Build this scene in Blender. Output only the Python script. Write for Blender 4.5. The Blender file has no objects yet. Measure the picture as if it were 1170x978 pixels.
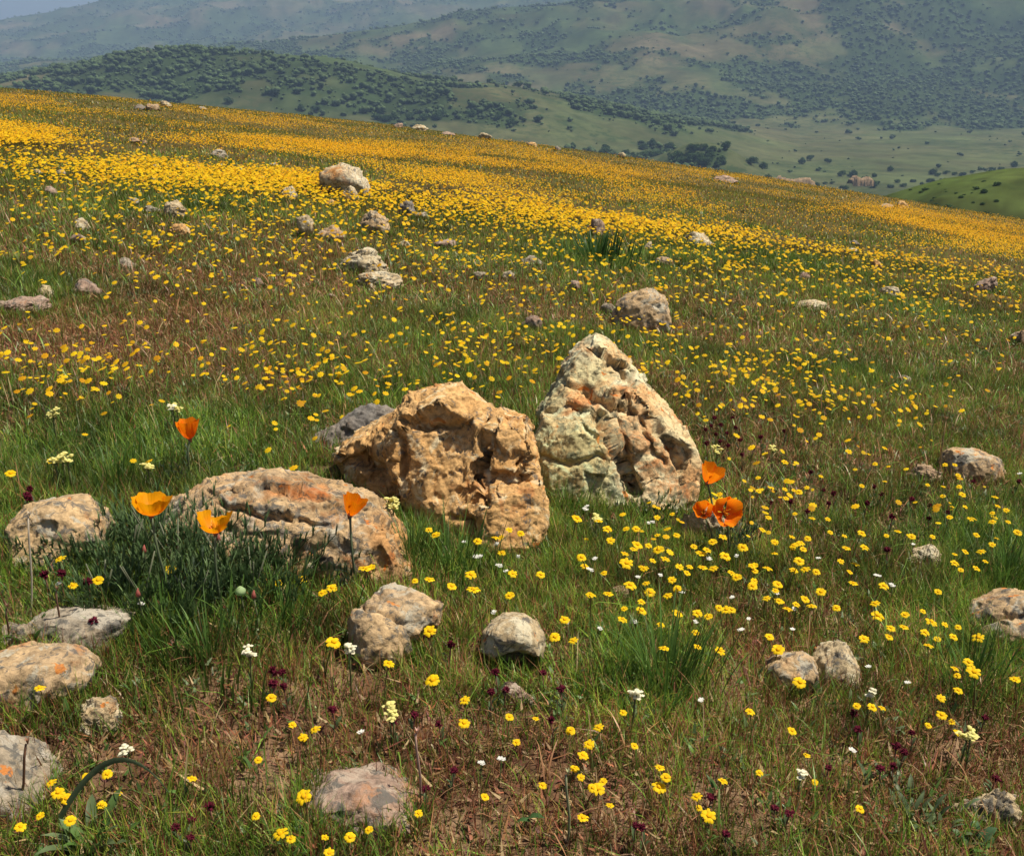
import bpy, bmesh, math, random
import numpy as np
from mathutils import Vector, Matrix

random.seed(7)
RNG = np.random.default_rng(11)
scene = bpy.context.scene
COL = scene.collection
PI = math.pi

# ------------------------------------------------------------------ camera
W0, H0, F0 = 1170.0, 978.0, 1150.0
CAM_Z = 0.70
PITCH = math.radians(20.5)
CP, SP = math.cos(PITCH), math.sin(PITCH)
CAM = np.array([0.0, 0.0, CAM_Z])
RIGHT = np.array([1.0, 0, 0]); FWD = np.array([0, CP, -SP]); UP = np.array([0, SP, CP])


def ray(px, py):
    d = ((px - W0 / 2) / F0) * RIGHT + FWD + ((H0 / 2 - py) / F0) * UP
    return d


def project(P):
    P = np.asarray(P, float)
    v = P - CAM
    dep = v @ FWD
    dep = np.where(np.abs(dep) < 1e-6, 1e-6, dep)
    return W0 / 2 + F0 * (v @ RIGHT) / dep, H0 / 2 - F0 * (v @ UP) / dep, dep


# ------------------------------------------------------------------ noise
def _hash(ix, iy, iz, seed):
    h = (ix * 374761393 + iy * 668265263 + iz * 1274126177 + seed * 974634777) & 0xFFFFFFFF
    h = ((h ^ (h >> 13)) * 1274126177) & 0xFFFFFFFF
    h = h ^ (h >> 16)
    return h


_G = RNG.normal(size=(256, 3)); _G /= np.linalg.norm(_G, axis=1)[:, None]


def pnoise(p, seed=0):
    p = np.asarray(p, float)
    i = np.floor(p).astype(np.int64); f = p - i
    u = f * f * f * (f * (f * 6 - 15) + 10)
    res = 0
    for dx in (0, 1):
        wx = u[:, 0] if dx else 1 - u[:, 0]
        for dy in (0, 1):
            wy = u[:, 1] if dy else 1 - u[:, 1]
            for dz in (0, 1):
                wz = u[:, 2] if dz else 1 - u[:, 2]
                g = _G[_hash(i[:, 0] + dx, i[:, 1] + dy, i[:, 2] + dz, seed) & 255]
                d = g[:, 0] * (f[:, 0] - dx) + g[:, 1] * (f[:, 1] - dy) + g[:, 2] * (f[:, 2] - dz)
                res = res + d * wx * wy * wz
    return res * 1.6


def fbm(p, octs=4, seed=0, gain=0.5):
    a, s, r = 1.0, 1.0, 0
    for o in range(octs):
        r = r + a * pnoise(p * s + 13.7 * o, seed + o)
        a *= gain; s *= 2.03
    return r


def ridged(p, octs=4, seed=0, gain=0.5):
    a, s, r = 1.0, 1.0, 0
    for o in range(octs):
        r = r + a * (1 - 2.2 * np.abs(pnoise(p * s + 7.1 * o, seed + o)))
        a *= gain; s *= 2.1
    return r


def n2(x, y, scale, octs=3, seed=0):
    x = np.atleast_1d(np.asarray(x, float)); y = np.atleast_1d(np.asarray(y, float))
    return fbm(np.stack([x / scale, y / scale, np.full_like(x, 0.37)], 1), octs, seed)


def sstep(a, b, x):
    t = np.clip((x - a) / (b - a), 0, 1)
    return t * t * (3 - 2 * t)


# ------------------------------------------------------------------ hillside height
def hill(x, y, fine=True):
    x = np.atleast_1d(np.asarray(x, float)); y = np.atleast_1d(np.asarray(y, float))
    yy = np.maximum(y, 0)
    z = -.125 * x - .0018 * x * x - .04 * y - .0006 * yy * yy
    r = np.hypot(x, y)
    z = z + n2(x, y, 5.0, 2, 31) * 0.07 * sstep(3, 14, r)
    z = z + n2(x, y, 1.3, 3, 41) * 0.022
    if fine:
        z = z + n2(x, y, 0.16, 3, 43) * 0.006 * (1 - sstep(4, 9, r))
    return z


def hz(x, y):
    return float(hill([x], [y])[0])


def hit(px, py, lift=0.0):
    """where the sight line of a point of the photo meets the hillside (raised by lift)"""
    px = np.atleast_1d(np.asarray(px, float)); py = np.atleast_1d(np.asarray(py, float))
    lift = np.broadcast_to(np.asarray(lift, float), px.shape)
    D = ((px - W0 / 2) / F0)[:, None] * RIGHT + FWD + ((H0 / 2 - py) / F0)[:, None] * UP
    A = .0018 * D[:, 0] ** 2 + .0006 * D[:, 1] ** 2
    B = D[:, 2] + .125 * D[:, 0] + .04 * D[:, 1]
    C = CAM_Z - lift
    rough = np.zeros(px.shape)
    for _ in range(5):
        disc = B * B - 4 * A * (C - rough)
        found = (disc > 0) & (B < 0)
        hi = np.where(found, (-B - np.sqrt(np.maximum(disc, 0))) / (2 * A), 40.0)
        P = CAM + D * hi[:, None]
        rough = hill(P[:, 0], P[:, 1]) - (-.125 * P[:, 0] - .0018 * P[:, 0] ** 2 - .04 * P[:, 1] - .0006 * P[:, 1] ** 2)
    P = CAM + D * hi[:, None]
    return P, found


# ------------------------------------------------------------------ object helpers
def link(o, parent=None):
    COL.objects.link(o)
    if parent is not None:
        o.parent = parent
    return o


def tag(o, label=None, cat=None, group=None, kind=None):
    if label: o['label'] = label
    if cat: o['category'] = cat
    if group: o['group'] = group
    if kind: o['kind'] = kind
    return o


def empty(name, loc=(0, 0, 0)):
    o = bpy.data.objects.new(name, None)
    o.empty_display_size = 0.02
    o.location = loc
    return link(o)


def mesh_np(name, verts, faces_idx, faces_len, mat=None, col=None, smooth=False):
    """verts (N,3), flat loop indices, loops per face"""
    me = bpy.data.meshes.new(name)
    verts = np.asarray(verts, np.float32)
    faces_idx = np.asarray(faces_idx, np.int32).ravel(); faces_len = np.asarray(faces_len, np.int32)
    me.vertices.add(len(verts)); me.vertices.foreach_set('co', verts.ravel())
    me.loops.add(len(faces_idx)); me.loops.foreach_set('vertex_index', faces_idx)
    me.polygons.add(len(faces_len))
    starts = np.concatenate([[0], np.cumsum(faces_len)[:-1]]).astype(np.int32)
    me.polygons.foreach_set('loop_start', starts)
    me.polygons.foreach_set('loop_total', faces_len)
    if smooth:
        me.polygons.foreach_set('use_smooth', np.ones(len(faces_len), bool))
    if col is not None:
        at = me.color_attributes.new('Col', 'FLOAT_COLOR', 'POINT')
        c = np.ones((len(verts), 4), np.float32); c[:, :3] = col
        at.data.foreach_set('color', c.ravel())
    me.update(calc_edges=True)
    if mat: me.materials.append(mat)
    return me


class MB:
    """collects small shapes into one mesh"""
    def __init__(self): self.v = []; self.f = []; self.c = []

    def add(self, verts, faces, col=(1, 1, 1)):
        b = len(self.v)
        self.v += [tuple(p) for p in verts]
        self.f += [tuple(i + b for i in q) for q in faces]
        if isinstance(col, list): self.c += col
        else: self.c += [tuple(col)] * len(verts)

    def tube(self, pts, radii, n=5, col=(1, 1, 1)):
        vs, fs = [], []
        for k, (p, r) in enumerate(zip(pts, radii)):
            a = Vector(pts[min(k + 1, len(pts) - 1)]) - Vector(pts[max(k - 1, 0)])
            a.normalize()
            u = a.orthogonal().normalized()
            if abs(a.z) > .3: u = Vector((1, 0, 0)) - a * a.x; u.normalize()
            w = a.cross(u)
            for j in range(n):
                t = 2 * PI * j / n
                vs.append(Vector(p) + (u * math.cos(t) + w * math.sin(t)) * r)
        for k in range(len(pts) - 1):
            for j in range(n):
                fs.append((k * n + j, k * n + (j + 1) % n, (k + 1) * n + (j + 1) % n, (k + 1) * n + j))
        fs.append(tuple(range((len(pts) - 1) * n, len(pts) * n)))
        self.add(vs, fs, col)

    def blade(self, base, direction, length, width, bend=0.3, col=(1, 1, 1), segs=4, fold=0.25, shape='lance'):
        """a leaf: a folded strip bending over; direction is the horizontal heading"""
        h = Vector((math.cos(direction), math.sin(direction), 0)); s = Vector((-h.y, h.x, 0))
        vs, fs = [], []
        p = Vector(base); ang = math.radians(80) - 0.2 * bend
        for k in range(segs + 1):
            t = k / segs
            if shape == 'lance': w = width * (0.35 + 1.6 * t) * (1 - t) ** 0.7 if t < 1 else 0
            elif shape == 'oval': w = width * math.sin(PI * min(1, 0.08 + 0.92 * t)) ** 0.7 if t < 1 else 0
            else: w = width * (1 - t) ** 0.6
            d = h * math.cos(ang) + Vector((0, 0, 1)) * math.sin(ang)
            nrm = s.cross(d)
            vs += [p + s * w * .5 + nrm * w * fold * -.5, p, p - s * w * .5 + nrm * w * fold * -.5]
            p = p + d * (length / segs)
            ang -= bend * 1.9 / segs * (0.6 + t)
        for k in range(segs):
            for j in range(2):
                a = k * 3 + j
                fs.append((a, a + 1, a + 4, a + 3))
        self.add(vs, fs, col)

    def mesh(self, name, mat, smooth=True):
        me = bpy.data.meshes.new(name)
        me.from_pydata([tuple(map(float, p)) for p in self.v], [], self.f)
        at = me.color_attributes.new('Col', 'FLOAT_COLOR', 'POINT')
        for i, c in enumerate(self.c): at.data[i].color = (c[0], c[1], c[2], 1)
        for p in me.polygons: p.use_smooth = smooth
        me.materials.append(mat)
        me.update()
        return me

    def build(self, name, mat, parent=None, smooth=True):
        return link(bpy.data.objects.new(name, self.mesh(name, mat, smooth)), parent)


# ------------------------------------------------------------------ materials
def new_mat(name):
    m = bpy.data.materials.new(name); m.use_nodes = True
    nt = m.node_tree; nt.nodes.clear()
    return m, nt


def N(nt, typ, **kw):
    n = nt.nodes.new(typ)
    for k, v in kw.items():
        if k in n.inputs: n.inputs[k].default_value = v
        else: setattr(n, k, v)
    return n


def ramp(nt, fac, stops):
    r = nt.nodes.new('ShaderNodeValToRGB')
    cr = r.color_ramp
    while len(cr.elements) < len(stops): cr.elements.new(0.5)
    for e, (p, c) in zip(cr.elements, stops):
        e.position = p; e.color = (c[0], c[1], c[2], 1) if not np.isscalar(c) else (c, c, c, 1)
    nt.links.new(fac, r.inputs[0])
    return r.outputs[0]


def mix(nt, fac, a, b, mode='MIX'):
    m = nt.nodes.new('ShaderNodeMix'); m.data_type = 'RGBA'; m.blend_type = mode
    for sock, val in ((m.inputs[0], fac), (m.inputs[6], a), (m.inputs[7], b)):
        if hasattr(val, 'links'): nt.links.new(val, sock)
        elif np.isscalar(val): sock.default_value = val
        else: sock.default_value = (*val, 1)
    return m.outputs[2]


def noise_node(nt, vec, scale, detail=4, rough=.55, dist=0):
    n = N(nt, 'ShaderNodeTexNoise', Scale=scale, Detail=detail, Roughness=rough, Distortion=dist)
    nt.links.new(vec, n.inputs['Vector'])
    return n.outputs['Fac']


def leaf_material(name, trans=0.35, rough=0.55, var=0.25, scale=60, spec=0.25):
    m, nt = new_mat(name)
    at = N(nt, 'ShaderNodeAttribute', attribute_name='Col')
    tc = N(nt, 'ShaderNodeTexCoord')
    nz = noise_node(nt, tc.outputs['Object'], scale, 3)
    v = ramp(nt, nz, [(0.3, 1 - var), (0.7, 1 + var)])
    c = mix(nt, 1.0, at.outputs['Color'], v, 'MULTIPLY')
    bs = N(nt, 'ShaderNodeBsdfPrincipled', Roughness=rough)
    bs.inputs['Specular IOR Level'].default_value = spec
    nt.links.new(c, bs.inputs['Base Color'])
    tr = N(nt, 'ShaderNodeBsdfTranslucent'); nt.links.new(c, tr.inputs['Color'])
    mx = N(nt, 'ShaderNodeMixShader'); mx.inputs[0].default_value = trans
    nt.links.new(bs.outputs[0], mx.inputs[1]); nt.links.new(tr.outputs[0], mx.inputs[2])
    out = N(nt, 'ShaderNodeOutputMaterial'); nt.links.new(mx.outputs[0], out.inputs[0])
    return m


M_GRASS = leaf_material('grass_blades', .28, .42, .2, 9, .35)
M_STEM = leaf_material('stems', .15, .6, .2, 40)
M_LEAF = leaf_material('leaves', .3, .45, .25, 60)
M_PETAL = leaf_material('petals', .45, .6, .12, 90, .1)
M_FLORET = leaf_material('florets', .1, .8, .3, 900, .05)
M_POPPY = leaf_material('poppy_petals', .5, .45, .12, 60, .2)
M_TREE = leaf_material('tree_foliage', .12, .8, .35, .35, .1)
M_BARK = leaf_material('bark', 0, .9, .3, 2, .1)


def rock_material(name, base, second, crust, rust=.25, crust_amt=.5, dark=.5, scale=1.0, bump=.85, crust_dark=(.10, .095, .085)):
    m, nt = new_mat(name)
    tc = N(nt, 'ShaderNodeTexCoord'); oi = N(nt, 'ShaderNodeObjectInfo')
    ad = N(nt, 'ShaderNodeVectorMath', operation='ADD')
    sc = N(nt, 'ShaderNodeVectorMath', operation='SCALE'); sc.inputs[3].default_value = 37.0
    cmb = N(nt, 'ShaderNodeCombineXYZ')
    for i in range(3): nt.links.new(oi.outputs['Random'], cmb.inputs[i])
    nt.links.new(cmb.outputs[0], sc.inputs[0])
    nt.links.new(tc.outputs['Object'], ad.inputs[0]); nt.links.new(sc.outputs[0], ad.inputs[1])
    v = ad.outputs[0]
    big = noise_node(nt, v, 9 * scale, 5, .6, .4)
    c = mix(nt, ramp(nt, big, [(.38, 0), (.62, 1)]), base, second)
    # grain
    gr = noise_node(nt, v, 75 * scale, 6, .7)
    c = mix(nt, 1.0, c, ramp(nt, gr, [(.32, .45), (.5, .95), (.68, 1.4)]), 'MULTIPLY')
    # crusts of pale lichen
    l1 = noise_node(nt, v, 17 * scale, 6, .68, 1.2)
    lo = .62 - .22 * crust_amt
    c = mix(nt, ramp(nt, l1, [(lo, 0), (lo + .07, 1)]), c, crust)
    # rust orange stains and orange lichen
    l2 = noise_node(nt, v, 12 * scale, 5, .62, .8)
    ro = .655 - .17 * rust
    c = mix(nt, ramp(nt, l2, [(ro, 0), (ro + .1, .75)]), c, (.36, .15, .05))
    l4 = noise_node(nt, v, 26 * scale, 4, .55, .5)
    c = mix(nt, ramp(nt, l4, [(.69 - .08 * rust, 0), (.71 - .08 * rust, .9)]), c, (.46, .16, .03))
    # dark lichen specks and pits
    l3 = noise_node(nt, v, 48 * scale, 5, .72, .6)
    do = .615 - .1 * dark
    c = mix(nt, ramp(nt, l3, [(do, 0), (do + .06, .85)]), c, crust_dark)
    zn = N(nt, 'ShaderNodeAttribute', attribute_name='Col')
    c = mix(nt, 1.0, c, zn.outputs['Color'], 'MULTIPLY')
    bs = N(nt, 'ShaderNodeBsdfPrincipled', Roughness=.92)
    bs.inputs['Specular IOR Level'].default_value = .2
    nt.links.new(c, bs.inputs['Base Color'])
    b1 = N(nt, 'ShaderNodeBump', Strength=bump, Distance=.006 / scale); nt.links.new(noise_node(nt, v, 55 * scale, 8, .68, .3), b1.inputs['Height'])
    b2 = N(nt, 'ShaderNodeBump', Strength=bump * .8, Distance=.002 / scale); nt.links.new(noise_node(nt, v, 210 * scale, 6, .7), b2.inputs['Height'])
    nt.links.new(b1.outputs[0], b2.inputs['Normal']); nt.links.new(b2.outputs[0], bs.inputs['Normal'])
    out = N(nt, 'ShaderNodeOutputMaterial'); nt.links.new(bs.outputs[0], out.inputs[0])
    return m


R_TAN = rock_material('ochre_rock', (.54, .33, .14), (.47, .26, .095), (.60, .48, .29), .3, .4, .5)
R_LICHEN = rock_material('lichen_rock', (.54, .38, .21), (.52, .44, .27), (.56, .54, .37), .65, .6, .85, crust_dark=(.17, .17, .12))
R_SLAB = rock_material('streaked_rock', (.45, .31, .165), (.37, .26, .15), (.38, .34, .26), .5, .4, .85)
R_CREAM = rock_material('cream_rock', (.44, .355, .22), (.38, .285, .165), (.50, .44, .31), .2, .5, .8)
R_GREY = rock_material('grey_rock', (.30, .26, .20), (.25, .20, .14), (.37, .33, .265), .15, .45, .75)
R_BROWN = rock_material('brown_rock', (.34, .24, .15), (.28, .19, .12), (.42, .35, .25), .15, .25, .55)
R_PINK = rock_material('pinkish_rock', (.30, .21, .16), (.245, .165, .12), (.36, .285, .22), .15, .4, .8)
R_DARK = rock_material('dark_rock', (.16, .145, .13), (.22, .18, .14), (.34, .31, .27), .1, .2, .4)
R_FAR = {k: None for k in ()}


def ground_material():
    m, nt = new_mat('soil_and_litter')
    tc = N(nt, 'ShaderNodeTexCoord'); v = tc.outputs['Object']
    at = N(nt, 'ShaderNodeAttribute', attribute_name='Col')
    c = at.outputs['Color']
    a = noise_node(nt, v, 30, 8, .7)
    c = mix(nt, 1.0, c, ramp(nt, a, [(.3, .45), (.5, .95), (.7, 1.5)]), 'MULTIPLY')
    b = noise_node(nt, v, 140, 6, .7)
    c = mix(nt, 1.0, c, ramp(nt, b, [(.3, .55), (.7, 1.35)]), 'MULTIPLY')
    bs = N(nt, 'ShaderNodeBsdfPrincipled', Roughness=.95)
    bs.inputs['Specular IOR Level'].default_value = .1
    nt.links.new(c, bs.inputs['Base Color'])
    b1 = N(nt, 'ShaderNodeBump', Strength=.8, Distance=.01); nt.links.new(noise_node(nt, v, 60, 8, .7), b1.inputs['Height'])
    nt.links.new(b1.outputs[0], bs.inputs['Normal'])
    out = N(nt, 'ShaderNodeOutputMaterial'); nt.links.new(bs.outputs[0], out.inputs[0])
    return m


def terrain_material(name, s1, s2, brush=0.0):
    m, nt = new_mat(name)
    tc = N(nt, 'ShaderNodeTexCoord'); v = tc.outputs['Object']
    at = N(nt, 'ShaderNodeAttribute', attribute_name='Col')
    a = noise_node(nt, v, s1, 8, .65)
    c = mix(nt, 1.0, at.outputs['Color'], ramp(nt, a, [(.3, .6), (.5, 1.0), (.7, 1.35)]), 'MULTIPLY')
    b = noise_node(nt, v, s2, 6, .65)
    c = mix(nt, 1.0, c, ramp(nt, b, [(.3, .75), (.7, 1.25)]), 'MULTIPLY')
    if brush:
        # low chaparral and single bushes as dark flecks, thicker in some folds than in others
        fl_ = ramp(nt, noise_node(nt, v, .055, 5, .75, .4), [(.50, 0), (.58, 1)])
        th = ramp(nt, noise_node(nt, v, .0042, 4, .6), [(.40, 0), (.60, brush)])
        mm = N(nt, 'ShaderNodeMath', operation='MULTIPLY'); nt.links.new(fl_, mm.inputs[0]); nt.links.new(th, mm.inputs[1])
        c = mix(nt, mm.outputs[0], c, (.030, .048, .018))
    bs = N(nt, 'ShaderNodeBsdfPrincipled', Roughness=1.0)
    bs.inputs['Specular IOR Level'].default_value = 0
    nt.links.new(c, bs.inputs['Base Color'])
    out = N(nt, 'ShaderNodeOutputMaterial'); nt.links.new(bs.outputs[0], out.inputs[0])
    return m


# ------------------------------------------------------------------ meadow character (world-space fields)
def blobs(px, py, lst):
    r = np.zeros_like(px)
    for cx, cy, rx, ry, a in lst:
        r += a * np.exp(-((px - cx) / rx) ** 2 - ((py - cy) / ry) ** 2)
    return r


# greener (positive) and browner (negative) patches of the meadow
LUSH = [(220, 700, 170, 60, .9), (150, 560, 200, 60, .5), (520, 640, 120, 40, .8), (660, 560, 120, 40, .7),
        (760, 760, 60, 50, .6), (1150, 650, 50, 40, 1.0), (1120, 770, 70, 50, .5), (400, 720, 60, 40, .2),
        (200, 870, 220, 60, -.75), (600, 930, 260, 80, -.65), (950, 900, 280, 90, -.7), (620, 840, 200, 40, -.4), (840, 760, 60, 60, -.5),
        (980, 530, 170, 40, -.5), (60, 390, 120, 30, -.7), (200, 370, 120, 30, -.5), (330, 430, 80, 30, -.3),
        (150, 235, 160, 18, .5), (700, 290, 120, 14, .8), (480, 300, 100, 20, .4), (950, 380, 150, 30, .3),
        (100, 170, 120, 10, -.8), (560, 215, 150, 18, -.6), (560, 150, 160, 8, .5), (850, 300, 250, 15, .4),
        (640, 760, 50, 30, -.3), (100, 490, 160, 40, .4), (430, 450, 60, 25, .3)]


def lush_field(x, y, z=None):
    x = np.asarray(x, float); y = np.asarray(y, float)
    if z is None: z = hill(x, y, False)
    px, py, dep = project(np.stack([x, y, z], 1))
    s = n2(x, y, .35, 3, 5) * .45 * (1 - sstep(2, 6, y)) + n2(x, y, 1.1, 3, 6) * .6 + n2(x, y, 4.0, 2, 8) * .4 * sstep(4, 10, y)
    return s + blobs(px, py, LUSH)


# ------------------------------------------------------------------ ground sheet of the hillside
def fan(rs, angs):
    R, A = np.meshgrid(rs, angs, indexing='ij')
    return (R * np.sin(A)), (R * np.cos(A))


def grid_faces(nr, na):
    i = np.arange(nr - 1)[:, None] * na + np.arange(na - 1)[None, :]
    q = np.stack([i, i + 1, i + na + 1, i + na], -1).reshape(-1, 4)[:, ::-1]
    return q.ravel(), np.full(len(q), 4)


rs = np.concatenate([np.linspace(.15, .5, 8)[:-1], np.geomspace(.5, 480, 520)])
inner = np.linspace(-34, 34, 420); outer = np.linspace(34, 85, 60)[1:]
angs = np.radians(np.concatenate([-outer[::-1], inner, outer]))
X, Y = fan(rs, angs)
xf, yf = X.ravel(), Y.ravel()
zf = hill(xf, yf)
lf = lush_field(xf, yf, zf)
soil = np.array([.125, .068, .038]); pale = np.array([.28, .185, .11]); moss = np.array([.05, .062, .016]); olive = np.array([.085, .066, .020])
t1 = sstep(-.3, .5, n2(xf, yf, .12, 3, 77))[:, None]
gc = soil * (1 - t1 * .6) + pale * t1 * .6
g2 = sstep(-.2, .7, lf)[:, None]
gc = gc * (1 - g2 * .85) + moss * g2 * .85
far = sstep(1.1, 3.2, yf)[:, None]
gc = gc * (1 - far) + (olive * (1 - g2 * .4) + moss * g2 * .4) * far
beyond = sstep(45, 80, yf)[:, None]
gc = gc * (1 - beyond) + np.array([.10, .14, .035]) * beyond
fi, fl = grid_faces(len(rs), len(angs))
o = link(bpy.data.objects.new('ground', mesh_np('ground', np.stack([xf, yf, zf], 1), fi, fl, ground_material(), gc, True)))
tag(o, 'brown soil of the flowering hillside under the grass', 'ground', kind='structure')

# ------------------------------------------------------------------ rocks
ROCK_FOOT = []      # (x, y, rx, ry) footprints that grass keeps out of
ROCK_INFO = []      # (px, py, short name)


def ico(sub):
    bm = bmesh.new(); bmesh.ops.create_icosphere(bm, subdivisions=sub, radius=1)
    v = np.array([p.co[:] for p in bm.verts]); f = np.array([[q.index for q in p.verts] for p in bm.faces])
    bm.free(); return v, f


def facets(p, seed, m, off, grad, clampv):
    """fracture planes: every cell of the stone is shifted and tilted by itself"""
    r = np.random.default_rng(seed)
    lo, hi = p.min(0), p.max(0)
    c = r.uniform(lo, hi, (m, 3)); o_ = r.normal(0, off, m); g = r.normal(0, grad, (m, 3))
    size = (hi - lo).max()
    q = p + np.stack([fbm(p * 6 / size + 5 * k, 3, seed + k) for k in range(3)], 1) * size * .035
    best = np.full(len(p), 1e9); d = np.zeros(len(p))
    for k in range(m):
        e = q - c[k]; dist = (e * e).sum(1)
        w = dist < best
        d = np.where(w, o_[k] + e @ g[k], d); best = np.where(w, dist, best)
    return np.clip(d, -clampv, clampv)


def planar(v, nr, seed, m, strength, warp=.03, keep=None):
    """break a surface into m flat fracture faces"""
    r = np.random.default_rng(seed)
    size = np.ptp(v, axis=0).max()
    q = v + np.stack([fbm(v * 7 / size + 5 * k, 3, seed + k) for k in range(3)], 1) * size * warp
    q = q + nr * size * .12
    c = q[r.integers(0, len(v), m)]
    best = np.full(len(v), 1e9); who = np.zeros(len(v), int)
    for k in range(m):
        e = q - c[k]; d = (e * e).sum(1); w = d < best
        who = np.where(w, k, who); best = np.where(w, d, best)
    cnt = np.maximum(np.bincount(who, minlength=m), 1)
    mean = np.stack([np.bincount(who, v[:, i], m) for i in range(3)], 1) / cnt[:, None]
    n = np.stack([np.bincount(who, nr[:, i], m) for i in range(3)], 1)
    n = n + r.normal(0, .10, n.shape) * np.linalg.norm(n, axis=1)[:, None]
    n /= np.maximum(np.linalg.norm(n, axis=1), 1e-9)[:, None]
    sh = r.normal(0, .006, m) * size
    d = ((v - mean[who]) * n[who]).sum(1)
    mv = np.clip(-(d * strength) + sh[who], -.035 * size, .035 * size)
    return v + n[who] * mv[:, None]


def billow(p, octs=3, seed=0, gain=.5):
    a, s, r = 1.0, 1.0, 0
    for o in range(octs):
        r = r + a * (2 * np.abs(pnoise(p * s + 7.1 * o, seed + o)) - .5)
        a *= gain; s *= 2.1
    return r


ICO = {k: ico(k) for k in (1, 2, 3, 4, 5, 6)}


def rock_shape(seed, sub, dims, rough=.16, cuts=9, flat=.5):
    """weathered stone: faceted by random cuts, then roughened by cracks and lumps; dims = half sizes"""
    r = np.random.default_rng(seed)
    v, f = ICO[sub]; v = v.copy()
    for _ in range(cuts):
        n = r.normal(size=3); n[2] = abs(n[2]) * .8; n /= np.linalg.norm(n)
        k = r.uniform(.48, .85)
        d = np.maximum(0, v @ n - k)
        v -= np.outer(d * .93, n)
    off = r.uniform(0, 50, 3)
    nr = v / np.maximum(np.linalg.norm(v, axis=1), .1)[:, None]
    v = v + nr * (fbm(v * 1.1 + off, 3, 3)[:, None] * .28)
    a = rough
    v = v + nr * (a * .6 * fbm(v * 2.2 + off, 3, 9, .5))[:, None]
    v = planar(v, nr, seed + 70, 26, .8)
    v = planar(v, nr, seed + 71, 120, .5, .015)
    d = a * .16 * fbm(v * 6 + off, 4, 15, .6) - a * .22 * sstep(.55, .95, ridged(v * np.array([1.6, 1.6, 2.6]) + off, 2, 19)) + a * .10 * fbm(v * 18 + off, 3, 27, .65)
    v = v + nr * d[:, None]
    mx = np.abs(v).max(0)
    v = v / mx * np.array(dims)
    return v, f


def add_rock(name, label, bbox, mat, short=None, seed=1, sub=None, tilt=0., rough=.16, cuts=9, deep=.8, tall=1.0, cat='rock', bury=.38, group=None):
    x0, y0, x1, y1 = bbox
    cx = (x0 + x1) / 2
    P, _ = hit(cx, y1)
    P = P[0]
    dep = (P - CAM) @ FWD
    s = dep / F0
    w = (x1 - x0) * s
    th = math.atan2(CAM_Z - P[2] + .01, P[1])
    d = w * deep
    vis = (y1 - y0) * s
    h = max((vis - d * .55 * math.sin(th)) / math.cos(th), w * .22, vis * .45) * tall
    if y1 < 262 and y1 - y0 < 16: h *= .72; w *= .92
    c = np.array([P[0], P[1] + d * .46, 0])
    c[2] = hz(c[0], c[1])
    if sub is None:
        pxw = x1 - x0
        sub = 6 if pxw > 44 else 5 if pxw > 24 else 4 if pxw > 12 else 3
    half = h / (2 - 2 * bury)
    v, f = rock_shape(seed, sub, (w / 2, d / 2, half), rough, cuts)
    ct, st = math.cos(math.radians(tilt)), math.sin(math.radians(tilt))
    v = np.stack([v[:, 0] * ct - v[:, 2] * st, v[:, 1], v[:, 0] * st + v[:, 2] * ct], 1)
    # match width and height again after the tilt
    v[:, 0] *= (w / 2) / np.abs(v[:, 0]).max()
    top = v[:, 2].max(); v[:, 2] += h - top
    me = mesh_np(name, v, f.ravel(), np.full(len(f), 3), mat, np.ones((len(v), 3)), True)
    o = link(bpy.data.objects.new(name, me)); o.location = c
    tag(o, label, cat, group)
    ROCK_FOOT.append((c[0], c[1], w * .5, d * .5))
    ROCK_INFO.append((cx, (y0 + y1) / 2, x1 - x0, short or label))
    return o


def resample(poly, n):
    p = np.array(poly, float); q = np.vstack([p, p[:1]])
    L = np.concatenate([[0], np.cumsum(np.linalg.norm(np.diff(q, axis=0), axis=1))])
    t = np.linspace(0, L[-1], n, endpoint=False)
    out = np.stack([np.interp(t, L, q[:, i]) for i in range(2)], 1)
    for _ in range(2):
        out = (out * 2 + np.roll(out, 1, 0) + np.roll(out, -1, 0)) / 4
    return out


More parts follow.
